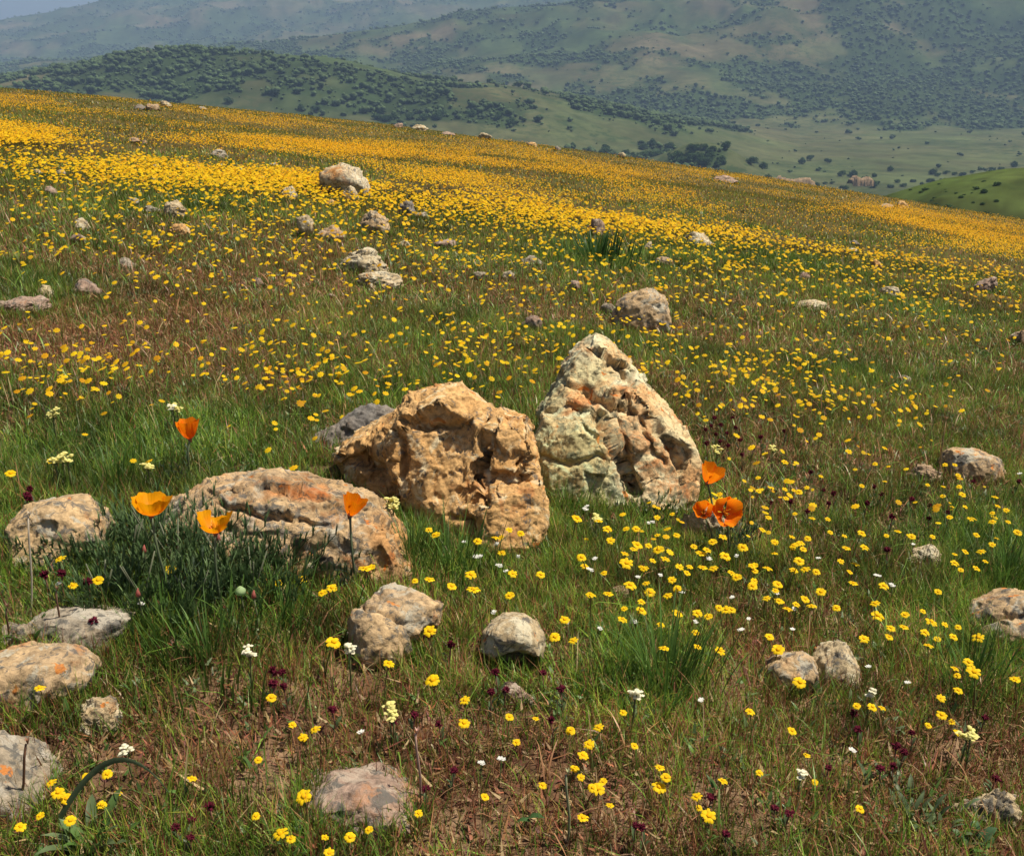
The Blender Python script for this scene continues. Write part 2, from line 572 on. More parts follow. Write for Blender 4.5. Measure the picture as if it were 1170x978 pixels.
def crag(name, label, base_px, chunks, mat, voxel=.0032, amp=1.0, cracks=(), short=None, seed=3, foot=None, strat=(1, 1, 1), cat='rock', pits=0.0, cells=60, lump=.009, tints=(), crease=.5):
    """a crag of several fused lumps, each a rounded solid with its own outline, distance and thickness"""
    G, _ = hit(*base_px); G = G[0]
    dep0 = (G - CAM) @ FWD
    V, Fi = [], []
    nb = 0
    for poly, off, thick in chunks:
        pr = resample(poly, 56)
        dep = dep0 + off
        s = dep / F0
        pts = np.stack([(pr[:, 0] - W0 / 2) * s, (H0 / 2 - pr[:, 1]) * s], 1)
        cen = pts.mean(0)
        lay = np.linspace(-1, 1, 13)
        for t in lay:
            k = (1 - abs(t) ** 2.6) ** .42 if abs(t) < 1 else 0.02
            q = cen + (pts - cen) * k
            V.append(CAM + np.outer(q[:, 0], RIGHT) + np.outer(q[:, 1], UP) + (dep + t * thick) * FWD)
        n = 56
        for li in range(len(lay) - 1):
            for j in range(n):
                a = nb + li * n + j; b = nb + li * n + (j + 1) % n
                Fi.append((a, b, b + n, a + n))
        Fi.append(tuple(nb + j for j in range(n))[::-1])
        Fi.append(tuple(nb + (len(lay) - 1) * n + j for j in range(n)))
        nb += n * len(lay)
    V = np.vstack(V)
    me = bpy.data.meshes.new('lump'); me.from_pydata((V - G).tolist(), [], Fi)
    tmp = bpy.data.objects.new('lump', me); COL.objects.link(tmp)
    md = tmp.modifiers.new('r', 'REMESH'); md.mode = 'VOXEL'; md.voxel_size = voxel
    dg = bpy.context.evaluated_depsgraph_get()
    ev = tmp.evaluated_get(dg); em = ev.to_mesh()
    nv = len(em.vertices)
    v = np.empty(nv * 3, np.float32); em.vertices.foreach_get('co', v); v = v.reshape(-1, 3).astype(float)
    nl = len(em.loops); li = np.empty(nl, np.int32); em.loops.foreach_get('vertex_index', li)
    lt = np.empty(len(em.polygons), np.int32); em.polygons.foreach_get('loop_total', lt)
    nr = np.empty(nv * 3, np.float32); em.vertices.foreach_get('normal', nr); nr = nr.reshape(-1, 3).astype(float)
    ev.to_mesh_clear(); bpy.data.objects.remove(tmp); bpy.data.meshes.remove(me)
    # smooth normals a little by noise-free blending with the direction from the middle
    off = np.random.default_rng(seed).uniform(0, 40, 3)
    st = np.array(strat)
    v = v + nr * (amp * .010 * fbm(v * 9 + off, 3, seed))[:, None]
    v = planar(v, nr, seed + 90, cells, .9)
    v = planar(v, nr, seed + 91, cells * 5, .65, .012)
    d = lump * (.22 * fbm(v * 24 * st + off, 3, seed + 9, .5) - crease * sstep(.72, 1.0, ridged(v * 9 * st + off, 2, seed + 13)))
    d += .0020 * fbm(v * 70 * st + off, 3, seed + 5, .65) + .0016 * fbm(v * 160 + off, 3, seed + 17, .6)
    if pits:
        pn = fbm(v * 62 + off, 3, seed + 23, .55)
        d -= pits * sstep(.18, .5, pn)
    d *= amp
    P = v + G
    px, py, dp = project(P)
    front = (nr @ (-FWD)) > -.1
    for line, w, deepn in cracks:
        ln = np.array(line, float); best = np.full(len(P), 1e9)
        jx = px + 5 * pnoise(v * 45 + 3, 61); jy = py + 5 * pnoise(v * 45 + 9, 62)
        for a, b in zip(ln[:-1], ln[1:]):
            ab = b - a; t = np.clip(((jx - a[0]) * ab[0] + (jy - a[1]) * ab[1]) / (ab @ ab), 0, 1)
            best = np.minimum(best, np.hypot(jx - a[0] - t * ab[0], jy - a[1] - t * ab[1]))
        d -= np.where(front, deepn * np.exp(-(best / w) ** 2), 0)
    v = v + nr * d[:, None]
    tc_ = np.ones((len(v), 3))
    jx2 = px + 9 * pnoise(v * 30 + 5, 63); jy2 = py + 9 * pnoise(v * 30 + 8, 64)
    for tx_, ty_, rx_, ry_, cc_ in tints:
        k_ = np.exp(-((jx2 - tx_) / rx_) ** 4 - ((jy2 - ty_) / ry_) ** 4)[:, None]
        tc_ = tc_ * (1 - k_) + np.array(cc_) * k_
    mesh = mesh_np(name, v, li, lt, mat, tc_, True)
    o = link(bpy.data.objects.new(name, mesh)); o.location = G
    tag(o, label, cat)
    if foot:
        for fx, fy, frx, fry in foot:
            Q, _ = hit(fx, fy); Q = Q[0]; ss = ((Q - CAM) @ FWD) / F0
            ROCK_FOOT.append((Q[0], Q[1], frx * ss, fry * ss))
    allp = np.vstack([np.array(c[0]) for c in chunks])
    ROCK_INFO.append((allp[:, 0].mean(), allp[:, 1].mean(), np.ptp(allp[:, 0]), short))
    return o


crag('boulder', 'large craggy ochre boulder with a pitted face, in the middle of the meadow', (545, 612), [
    ([(432, 575), (436, 520), (442, 490), (456, 468), (472, 446), (502, 439), (532, 442), (553, 457), (561, 478), (566, 520), (562, 565), (540, 600), (500, 615), (460, 598)], .10, .13),
    ([(398, 610), (394, 522), (420, 497), (456, 470), (474, 450), (530, 447), (548, 470), (562, 500), (594, 495), (606, 520), (618, 570), (612, 640), (500, 650)], .15, .09),
    ([(450, 470), (468, 446), (502, 440), (532, 442), (552, 456), (548, 478), (500, 492), (460, 488)], .10, .105),
    ([(378, 520), (386, 503), (410, 491), (440, 484), (462, 505), (458, 530), (440, 540), (410, 524)], .16, .09),
    ([(388, 530), (410, 522), (432, 560), (440, 600), (420, 600), (404, 560)], .17, .06),
    ([(556, 560), (556, 492), (578, 470), (597, 465), (609, 478), (613, 512), (611, 550), (585, 565)], .04, .085),
    ([(515, 625), (520, 578), (546, 555), (582, 545), (613, 543), (626, 568), (629, 600), (605, 640), (560, 650), (530, 640)], .0, .10),
    ([(470, 575), (500, 550), (540, 548), (560, 580), (545, 612), (500, 622), (480, 605)], .05, .075),
], R_TAN, amp=1.0, seed=3, pits=.002, lump=.011, cells=28, crease=.15, short='the craggy ochre boulder', foot=[(540, 600, 90, 70), (430, 585, 50, 50), (490, 560, 70, 80)],
    cracks=[([(408, 522), (425, 532), (440, 560), (448, 590)], 8, .035), ([(548, 548), (560, 543), (590, 546), (612, 540)], 3.5, .02),
            ([(556, 575), (552, 545), (560, 500), (566, 480)], 3.5, .016), ([(452, 495), (460, 520), (456, 545)], 4, .025), ([(455, 478), (490, 488), (540, 482)], 3.5, .02),
            ([(517, 590), (530, 590), (538, 605)], 4, .03), ([(598, 535), (606, 528)], 5, .03)])
crag('boulder', 'tall pale boulder crusted with greenish lichen and rust stains, split by a dark crack', (690, 574), [
    ([(634, 458), (640, 418), (651, 396), (669, 384), (691, 387), (716, 402), (728, 418), (731, 442), (704, 462), (660, 468)], .20, .12),
    ([(652, 440), (676, 396), (712, 424), (732, 470), (765, 535), (765, 600), (622, 610), (618, 490)], .20, .10),
    ([(613, 485), (626, 458), (644, 436), (700, 432), (728, 438), (745, 455), (738, 510), (690, 530), (630, 520)], .15, .13),
    ([(692, 520), (700, 460), (728, 437), (750, 457), (780, 488), (798, 520), (801, 545), (784, 572), (745, 575), (712, 560)], .09, .12),
    ([(610, 590), (608, 500), (622, 474), (660, 466), (692, 484), (709, 520), (722, 575), (690, 610), (640, 612)], .05, .12),
    ([(712, 605), (722, 552), (750, 532), (788, 550), (787, 600), (740, 612)], .02, .085),
], R_LICHEN, amp=1.0, seed=8, cells=26, lump=.007, crease=.25, tints=[(650, 530, 60, 60, (.88, .93, .76)), (700, 405, 40, 22, (1, .88, .74)), (760, 500, 45, 60, (1.0, .84, .70)), (660, 455, 22, 14, (.95, .6, .4)), (725, 455, 40, 14, (1, .78, .60)), (790, 545, 15, 25, (.95, .7, .52)), (625, 450, 20, 25, (.75, .78, .68)), (668, 430, 30, 20, (.95, .85, .68))], short='the tall lichen-crusted boulder', strat=(1.6, 1, .8), foot=[(690, 565, 95, 90), (750, 560, 60, 60), (650, 570, 55, 60)],
    cracks=[([(684, 476), (697, 490), (705, 512), (715, 538), (726, 560)], 5, .026), ([(668, 440), (676, 456), (700, 466), (722, 470)], 3.5, .022),
            ([(680, 400), (700, 415), (722, 435)], 3.5, .02), ([(745, 470), (765, 505), (780, 545)], 3.5, .02), ([(640, 430), (650, 440), (668, 442)], 3, .015),
            ([(612, 520), (650, 530), (690, 520)], 3, .014), ([(730, 480), (742, 510), (760, 530)], 3, .016)])
crag('boulder', 'long low tan boulder streaked with grey and orange, behind the poppy foliage', (330, 655), [
    ([(186, 585), (212, 557), (250, 545), (290, 538), (330, 538), (370, 549), (402, 564), (430, 568), (456, 590), (470, 622), (468, 690), (400, 705), (300, 705), (200, 690)], .11, .15),
    ([(380, 690), (385, 600), (420, 580), (452, 600), (468, 640), (464, 700)], .03, .07),
    ([(225, 690), (230, 600), (280, 580), (340, 580), (385, 610), (390, 690)], .04, .09),
], R_SLAB, amp=1.0, seed=21, cells=40, tints=[(450, 620, 30, 40, (1.0, .78, .56)), (330, 550, 60, 10, (.70, .66, .62)), (340, 562, 40, 7, (1, .62, .38)), (250, 555, 40, 10, (1.05, 1.0, .95)), (400, 575, 40, 10, (.72, .68, .62))], short='the long low streaked boulder', strat=(.9, 1, 1.2), foot=[(290, 640, 110, 75), (420, 640, 50, 50)],
    cracks=[([(300, 552), (345, 560), (400, 580)], 3, .012), ([(250, 575), (310, 590), (370, 600)], 3, .014)])
crag('slab', 'dark grey slab leaning against the left side of the ochre boulder', (375, 545), [
    ([(312, 536), (345, 512), (384, 486), (412, 465), (446, 460), (458, 476), (440, 515), (400, 555), (345, 560)], .19, .06),
], R_DARK, amp=.7, seed=33, short='the dark leaning slab', foot=[(375, 540, 55, 35)], cat='rock slab')

# stones of a plain outline
crag('rock', 'squat rough tan rock at the left edge behind the grass, two poppies to its right', (70, 655), [([(14, 665), (18, 600), (30, 580), (60, 570), (95, 566), (118, 575), (126, 600), (128, 670), (70, 680)], 0.05, 0.07), ([(10, 670), (14, 625), (40, 605), (80, 610), (90, 670), (50, 685)], 0.02, 0.05)], R_SLAB, voxel=0.0024, amp=0.5, cells=34, seed=5, short='the squat tan rock', foot=[(69.0, 628.82, 54.28, 49.559999999999995)])
crag('rock', 'flat pale grey slab lying above the rusty-ended rock near the left edge', (95, 745), [([(35, 708), (60, 697), (110, 694), (150, 697), (157, 703), (142, 722), (137, 752), (90, 756), (50, 750), (42, 725)], 0.03, 0.06)], R_GREY, voxel=0.0024, amp=0.5, cells=34, seed=6, short='the flat grey slab', foot=[(96.0, 731.36, 56.120000000000005, 51.239999999999995)])
crag('rock', 'rough tan rock at the left edge with a rusty right end', (45, 812), [([(-30, 810), (-20, 750), (10, 742), (60, 740), (95, 745), (106, 765), (100, 788), (85, 803), (60, 818), (20, 826), (-20, 825)], 0.04, 0.065)], R_SLAB, voxel=0.0024, amp=0.5, cells=34, seed=7, short='the rough tan rock', foot=[(38.0, 793.08, 62.56, 57.12)])
crag('rock', 'smooth pale grey slab cut off by the left edge near the bottom', (20, 932), [([(-50, 940), (-40, 850), (0, 843), (30, 858), (55, 885), (68, 905), (52, 935), (10, 950)], 0.03, 0.06)], R_GREY, voxel=0.0024, amp=0.5, cells=34, seed=8, short='the pale slab at the left edge', foot=[(9.0, 908.46, 54.28, 49.559999999999995)])
crag('rock', 'blocky grey-tan rock with rust spots, left of the rounded pale stone', (440, 762), [([(405, 750), (403, 700), (412, 690), (440, 690), (466, 700), (474, 730), (468, 758), (440, 778), (416, 770)], 0.03, 0.05), ([(425, 705), (428, 672), (452, 670), (490, 680), (505, 690), (502, 712), (482, 728), (460, 735), (435, 720)], 0.07, 0.05)], R_SLAB, voxel=0.0024, amp=0.5, cells=34, seed=9, short='the blocky grey-tan rock', foot=[(454.0, 738.24, 46.92, 42.839999999999996)], cracks=[([(412, 692), (440, 700), (470, 712), (474, 735)], 3, .012)])
crag('rock', 'rounded pale stone with a dark undercut front, right of the blocky rock', (585, 776), [([(546, 742), (553, 715), (575, 703), (592, 700), (605, 706), (618, 722), (625, 748), (608, 746), (590, 736), (565, 752)], 0.035, 0.05), ([(552, 735), (590, 725), (618, 735), (622, 778), (600, 790), (562, 788), (548, 765)], 0.075, 0.04)], R_CREAM, voxel=0.0024, amp=0.5, cells=34, seed=10, short='the rounded pale stone', foot=[(585.0, 757.08, 36.800000000000004, 33.6)])
crag('rock', 'low pinkish brown slab at the bottom of the meadow', (410, 952), [([(328, 962), (333, 915), (345, 893), (372, 882), (400, 886), (430, 878), (460, 890), (480, 908), (492, 940), (482, 970), (420, 978), (360, 978)], 0.06, 0.07)], R_PINK, voxel=0.0024, amp=0.5, cells=34, seed=11, short='the low pinkish slab', foot=[(410.0, 929.12, 75.44, 68.88)])
crag('rock', 'tan grey boulder behind the tall lichen-crusted boulder', (732, 382), [([(700, 380), (702, 350), (712, 338), (735, 331), (752, 333), (764, 350), (767, 376), (755, 388), (725, 390)], 0.08, 0.1)], R_SLAB, voxel=0.0065, amp=0.9, cells=34, seed=12, short='the tan grey boulder', foot=[(733.5, 369.02, 30.82, 28.14)])
crag('rock', 'grey domed boulder with an orange lichen cap, upper left', (398, 230), [([(366, 228), (368, 208), (378, 197), (395, 193), (412, 198), (424, 213), (427, 232), (400, 236)], 0.3, 0.32)], R_CREAM, voxel=0.02, amp=1.6, cells=34, seed=13, tints=[(382, 197, 13, 6, (1.0, .58, .28)), (405, 212, 18, 18, (1.05, 1.12, 1.25))], short='the grey domed boulder', foot=[(396.5, 220.54, 28.060000000000002, 25.619999999999997)])
crag('rock', 'cracked tan rock cut off by the right edge', (1150, 735), [([(1108, 705), (1120, 690), (1150, 675), (1175, 672), (1200, 680), (1205, 745), (1170, 755), (1140, 735), (1115, 722)], 0.04, 0.07), ([(1112, 718), (1130, 700), (1165, 700), (1200, 715), (1200, 755), (1150, 745)], 0.01, 0.05)], R_SLAB, voxel=0.0024, amp=0.5, cells=34, seed=14, short='the cracked rock at the right edge', foot=[(1156.5, 716.74, 44.620000000000005, 40.74)], cracks=[([(1115, 712), (1140, 705), (1175, 702)], 3, .015)])
crag('rock', 'whitish peaked stone near the lower right', (950, 784), [([(918, 782), (930, 750), (950, 735), (965, 731), (975, 745), (982, 765), (978, 792), (940, 796)], 0.03, 0.05)], R_CREAM, voxel=0.0024, amp=0.5, cells=34, seed=15, short='the whitish peaked stone', foot=[(950.0, 769.7, 29.44, 26.88)])
crag('rock', 'tan brown stone joined to the left of the whitish peaked stone', (898, 788), [([(864, 785), (870, 755), (890, 745), (920, 745), (931, 757), (930, 792), (900, 798)], 0.03, 0.05)], R_SLAB, voxel=0.0024, amp=0.5, cells=34, seed=16, short='the tan brown stone', foot=[(897.5, 776.34, 30.82, 28.14)])
crag('rock', 'pinkish tan slab in the grass at the right', (1110, 550), [([(1072, 552), (1078, 515), (1095, 510), (1120, 514), (1140, 525), (1147, 548), (1120, 560)], 0.05, 0.07)], R_SLAB, voxel=0.0024, amp=0.5, cells=34, seed=17, short='the pinkish slab at the right', foot=[(1109.5, 539.0, 34.5, 31.5)])

# the other stones: bounding box in the photo, look
ROCKS = [
    ('rock', 'small grey slab cut off by the left edge beside the flat pale grey slab', (-14, 712, 32, 748), R_GREY, None, dict(seed=7, rough=.12)),
    ('rock', 'small crumbly cream stone just below the rusty-ended tan rock', (74, 800, 132, 846), R_CREAM, 'the crumbly cream stone', dict(seed=9, rough=.3)),
    ('rock', 'flat sandy stone lying in front of the rounded pale stone', (552, 778, 634, 812), R_PINK, None, dict(seed=13, rough=.2, deep=.5, bury=.55)),
    ('rock', 'small whitish stone under the pair of red-orange poppies', (781, 590, 834, 626), R_CREAM, 'the whitish stone under the poppies', dict(seed=15, rough=.2, tall=1.7)),
    ('rock', 'small brown lump left of the pinkish tan slab', (1036, 528, 1082, 558), R_BROWN, None, dict(seed=19, rough=.25)),
    ('rock', 'small sandy stone at the right between grass tufts', (1038, 620, 1091, 658), R_CREAM, 'the small sandy stone', dict(seed=20, rough=.2)),
    ('rock', 'pale stony patch of rubble near the lower right corner', (1088, 900, 1180, 950), R_CREAM, None, dict(seed=23, rough=.3, bury=.6, deep=.6)),
    ('rock', 'small pale stone at the left foot of the tan grey boulder', (686, 345, 708, 362), R_GREY, None, dict(seed=25)),
    ('rock', 'small pinkish stone left of the tall lichen boulder peak', (596, 360, 626, 384), R_PINK, 'the small pinkish stone', dict(seed=26)),
    ('rock', 'blocky cream stone behind the low cream stone', (374, 283, 446, 316), R_CREAM, 'the blocky cream stone', dict(seed=27, rough=.14, cuts=6, tall=1.1)),
    ('rock', 'low cream stone in front of the blocky cream stone', (394, 308, 460, 334), R_CREAM, 'the low cream stone', dict(seed=28, rough=.15)),
    ('rock', 'small cream stone leaning on the front of the grey domed boulder', (387, 212, 410, 231), R_CREAM, None, dict(seed=30)),
    ('rock', 'flat tan stone just below the grey domed boulder', (366, 224, 389, 236), R_TAN, None, dict(seed=31)),
    ('rock', 'small cream stone left of the grey domed boulder', (319, 213, 341, 229), R_CREAM, None, dict(seed=34, sub=5)),
    ('rock', 'knobbly tan grey rock between the domed boulder and the blocky cream stone', (400, 240, 444, 268), R_SLAB, 'the knobbly tan rock', dict(seed=35, rough=.22)),
    ('rock', 'brown wedge stone left of the knobbly tan grey rock', (356, 257, 393, 276), R_BROWN, None, dict(seed=36)),
    ('rock', 'cream stone left of the brown wedge stone', (338, 248, 359, 272), R_CREAM, None, dict(seed=37, tall=1.1)),
    ('rock', 'dark capped grey stone right of the knobbly tan grey rock', (454, 229, 478, 249), R_DARK, None, dict(seed=38, rough=.22)),
    ('rock', 'pale flat stone touching the dark capped grey stone', (470, 238, 492, 252), R_GREY, None, dict(seed=39)),
    ('rock', 'cream pointed stone in the right half, far from the boulders', (783, 265, 819, 284), R_CREAM, 'the cream pointed stone', dict(seed=40)),
    ('rock', 'reddish brown stone in the flower field, left of the cream pointed stone', (669, 249, 692, 270), R_PINK, None, dict(seed=42)),
    ('rock', 'tiny cream stone between the reddish brown stone and the cream pointed stone', (734, 276, 747, 286), R_CREAM, None, dict(seed=43)),
    ('rock', 'flat brown stone below the tiny cream stone', (744, 292, 776, 304), R_BROWN, None, dict(seed=44)),
    ('rock', 'flat pale stone amid flowers in the right middle', (908, 342, 957, 358), R_CREAM, 'the flat pale stone', dict(seed=45, bury=.55)),
    ('rock', 'sandy stone right of the flat pale stone', (1006, 326, 1032, 342), R_CREAM, None, dict(seed=46)),
    ('rock', 'pinkish white stone near the right edge below the yellow band', (1112, 313, 1150, 336), R_PINK, None, dict(seed=47)),
    ('rock', 'small upright tan stone in green grass at the right', (993, 296, 1010, 310), R_TAN, None, dict(seed=48)),
    ('rock', 'pinkish stone above the flat pale stone', (912, 311, 932, 323), R_PINK, None, dict(seed=49)),
    ('rock', 'small grey stone half hidden in the grass at the right middle', (1024, 428, 1046, 442), R_GREY, None, dict(seed=50)),
    ('rock', 'brown stone cut off by the right edge in the middle distance', (1152, 375, 1185, 398), R_BROWN, None, dict(seed=51)),
    ('rock', 'rounded sandy stone at the left, right of the pale flat-topped stone', (74, 317, 112, 342), R_PINK, 'the rounded sandy stone', dict(seed=52)),
    ('rock', 'pale flat-topped stone left of the rounded sandy stone', (30, 325, 63, 346), R_CREAM, None, dict(seed=53)),
    ('rock', 'wide brown stone cut off by the left edge', (-16, 338, 47, 362), R_PINK, 'the wide brown stone', dict(seed=54)),
    ('rock', 'low grey stone in the grass above the rounded sandy stone', (124, 293, 157, 308), R_GREY, None, dict(seed=55, bury=.55)),
    ('rock', 'cream flat stone above the small pinkish tan stone at the left', (76, 248, 103, 265), R_CREAM, None, dict(seed=56)),
    ('rock', 'small pinkish tan stone below the cream flat stone at the left', (78, 266, 97, 279), R_PINK, None, dict(seed=57)),
    ('rock', 'streaked cream stone above the triangular tan stone', (179, 228, 210, 252), R_CREAM, 'the streaked cream stone', dict(seed=58, rough=.22)),
    ('rock', 'triangular tan stone below the streaked cream stone', (190, 255, 217, 273), R_TAN, None, dict(seed=59)),
    ('rock', 'broken pale stone upper left of the streaked cream stone', (140, 221, 160, 236), R_GREY, None, dict(seed=60, rough=.25)),
    ('rock', 'low pale stone touching the left of the streaked cream stone', (156, 231, 182, 246), R_GREY, None, dict(seed=61, rough=.25)),
    ('rock', 'pinkish cream stone in the upper left flower field', (44, 209, 65, 224), R_PINK, None, dict(seed=62)),
    ('rock', 'white stone at the left just below the purple-brown strip', (27, 190, 50, 202), R_CREAM, None, dict(seed=63)),
    ('rock', 'grey brown stone right of the white stone at the left', (58, 191, 76, 202), R_GREY, None, dict(seed=64)),
    ('rock', 'sandy grey boulder alone in the bright yellow band', (235, 167, 259, 181), R_GREY, 'the sandy grey boulder', dict(seed=65, sub=5)),
    ('rock', 'small white stone left of the sandy grey boulder', (172, 185, 184, 194), R_CREAM, None, dict(seed=66)),
    ('rock', 'small grey stone between the small white stone and the sandy grey boulder', (216, 186, 232, 194), R_GREY, None, dict(seed=67)),
    ('rock', 'small white stone under the sandy grey boulder', (246, 186, 258, 192), R_CREAM, None, dict(seed=68)),
    ('rock', 'cream stone below the small white stone at upper left', (168, 200, 182, 208), R_CREAM, None, dict(seed=69)),
    ('rock', 'dark brown stone between the sandy grey and grey domed boulders', (291, 198, 305, 208), R_DARK, None, dict(seed=70)),
    ('rock', 'flat grey stone above the dark brown stone', (302, 184, 320, 191), R_GREY, None, dict(seed=71)),
    ('rock', 'brown mound stone in the bright yellow band at upper left', (141, 154, 160, 164), R_BROWN, None, dict(seed=72)),
    ('rock', 'smaller brown stone right of the brown mound stone', (158, 158, 170, 165), R_BROWN, None, dict(seed=73)),
    ('rock', 'bright pale pointed rock on the skyline at upper left', (181, 112, 197, 124), R_CREAM, 'the pale skyline rock', dict(seed=74, sub=5)),
    ('rock', 'dark flat rock on the skyline left of the pale pointed rock', (148, 117, 166, 126), R_DARK, None, dict(seed=75)),
    ('rock', 'dark lumpy rock touching the pale pointed skyline rock', (164, 113, 181, 125), R_BROWN, None, dict(seed=76)),
    ('rock', 'small grey rock on the skyline right of the pale pointed rock', (222, 119, 236, 126), R_GREY, None, dict(seed=77)),
    ('rock', 'reddish rock at the left end of the skyline rock row', (447, 139, 464, 148), R_PINK, None, dict(seed=78)),
    ('rock', 'pale rock second in the skyline rock row', (468, 140, 490, 151), R_CREAM, None, dict(seed=79)),
    ('rock', 'flat reddish rock in the middle of the skyline rock row', (498, 148, 522, 155), R_PINK, None, dict(seed=80)),
    ('rock', 'pale pointed rock at the right end of the skyline rock row', (545, 148, 563, 160), R_CREAM, None, dict(seed=81)),
    ('rock', 'small orange tan rock on the skyline above the middle of the hill', (601, 160, 616, 168), R_TAN, None, dict(seed=82)),
    ('rock', 'small dark rock on the skyline right of the orange tan rock', (631, 164, 642, 172), R_DARK, None, dict(seed=83)),
    ('rock', 'small cream rock on the skyline right of the small dark rock', (704, 172, 716, 181), R_CREAM, None, dict(seed=84)),
    ('rock', 'long pale rock on the skyline before the valley trees', (808, 196, 848, 209), R_PINK, None, dict(seed=85)),
    ('rock', 'round golden tan rock on the skyline before the bright green hill', (1023, 226, 1041, 239), R_TAN, 'the round skyline rock', dict(seed=86, sub=5)),
    ('rock', 'dark flat rock touching the left of the round golden skyline rock', (1004, 230, 1026, 238), R_BROWN, None, dict(seed=87)),
    ('rock', 'small cream stone in the middle left of the flat pinkish ledge', (453, 274, 470, 285), R_CREAM, None, dict(seed=88)),
    ('rock', 'flat pinkish ledge of stone amid flowers in the middle distance', (494, 274, 526, 286), R_PINK, None, dict(seed=89, bury=.55)),
    ('rock', 'pale double stone amid flowers below the flat pinkish ledge', (538, 309, 560, 321), R_GREY, None, dict(seed=90)),
    ('rock', 'sandy stone right of the pale double stone', (573, 309, 591, 321), R_CREAM, None, dict(seed=91)),
    ('rock', 'low grey stone above the sandy stone, near the dark green tuft', (588, 290, 622, 304), R_GREY, None, dict(seed=92, bury=.55)),
    ('rock', 'small tan stone above the tan grey boulder', (650, 320, 668, 334), R_PINK, None, dict(seed=93)),
    ('rock', 'small pinkish stone in the flowers right of the dark capped stone', (498, 232, 512, 241), R_PINK, None, dict(seed=94)),
    ('rock', 'small pinkish stone below the low cream stone', (368, 334, 384, 344), R_PINK, None, dict(seed=95)),
    ('rock', 'small sandy stone amid flowers at the left middle', (286, 317, 302, 329), R_PINK, None, dict(seed=96)),
    ('rock', 'tiny white stone in the yellow band right of the cream pointed stone', (967, 283, 981, 289), R_CREAM, None, dict(seed=97)),
    ('rock', 'small dark stone in the yellow band at the right', (970, 274, 984, 281), R_DARK, None, dict(seed=98)),
    ('rock', 'low brown stone in front of the whitish stone, in red-brown grass', (690, 668, 726, 688), R_BROWN, None, dict(seed=99, bury=.6)),
]
for nm, lab, bb, mt, sh, kw in ROCKS:
    add_rock(nm, lab, bb, mt, sh, **kw)
ROCK_FOOT = np.array(ROCK_FOOT)


def outside_rocks(x, y, k=.85):
    ok = np.ones(len(x), bool)
    for fx, fy, rx, ry in ROCK_FOOT:
        ok &= ((x - fx) / rx) ** 2 + ((y - fy) / ry) ** 2 > k * k
    return ok


# ------------------------------------------------------------------ grass and other growth nobody could count
def sector_points(n, y0, y1, margin=.35, sl=.62):
    """random ground points spread evenly over the hillside in view, a little wider than the frame"""
    y = np.sqrt(RNG.uniform(y0 ** 2, y1 ** 2, int(n * 1.0)))
    x = RNG.uniform(-1, 1, len(y)) * (sl * y + margin)
    return x, y


def blades(x, y, h, w, lean, bend, col, segs, tipcol=None, z=None, az=None):
    n = len(x)
    z0 = (hill(x, y) if z is None else z) - .004
    az = RNG.uniform(0, 2 * PI, n) if az is None else az
    fa = az + PI / 2 + RNG.normal(0, .5, n)
    hx, hy = np.cos(az), np.sin(az); sx, sy = np.cos(fa), np.sin(fa)
    vs = []; cs = []
    tip = col if tipcol is None else tipcol
    for k in range(segs + 1):
        t = k / segs
        out = h * (lean * t + bend * t * t)
        up = h * t * np.sqrt(np.maximum(.15, 1 - (lean + bend * t) ** 2))
        cx = x + hx * out; cy = y + hy * out; cz = z0 + up
        ww = w * (1 - t) ** .55 * .5
        cc = col * (1 - t) + tip * t
        if k < segs:
            vs.append(np.stack([cx - sx * ww, cy - sy * ww, cz], 1)); vs.append(np.stack([cx + sx * ww, cy + sy * ww, cz], 1))
            cs += [cc, cc]
        else:
            vs.append(np.stack([cx, cy, cz], 1)); cs.append(cc)
    m = 2 * segs + 1
    V = np.stack(vs, 1).reshape(-1, 3); C = np.stack(cs, 1).reshape(-1, 3)
    base = np.arange(n)[:, None] * m
    fi = []; fl = []
    for k in range(segs - 1):
        fi.append(base + np.array([[2 * k, 2 * k + 1, 2 * k + 3, 2 * k + 2]]))
    quads = np.concatenate(fi, 1).reshape(-1) if fi else np.zeros(0, int)
    tri = (base + np.array([[2 * segs - 2, 2 * segs - 1, 2 * segs]])).reshape(-1)
    idx = np.concatenate([quads, tri]); ln = np.concatenate([np.full(len(quads) // 4, 4), np.full(n, 3)])
    return V, idx, ln, C


def merge(parts):
    Vs, Is, Ls, Cs = [], [], [], []; b = 0
    for V, i, l, c in parts:
        Vs.append(V); Is.append(i + b); Ls.append(l); Cs.append(c); b += len(V)
    return np.vstack(Vs), np.concatenate(Is), np.concatenate(Ls), np.vstack(Cs)


GREENS = np.array([[.115, .22, .022], [.165, .255, .030], [.085, .175, .018], [.22, .27, .045], [.10, .185, .040]])
DARKG = np.array([[.06, .13, .02], [.07, .14, .03]])
BROWNS = np.array([[.20, .075, .040], [.25, .115, .05], [.15, .05, .035], [.28, .17, .075], [.21, .14, .045]])
STRAW = np.array([[.36, .26, .13], [.31, .22, .10]])


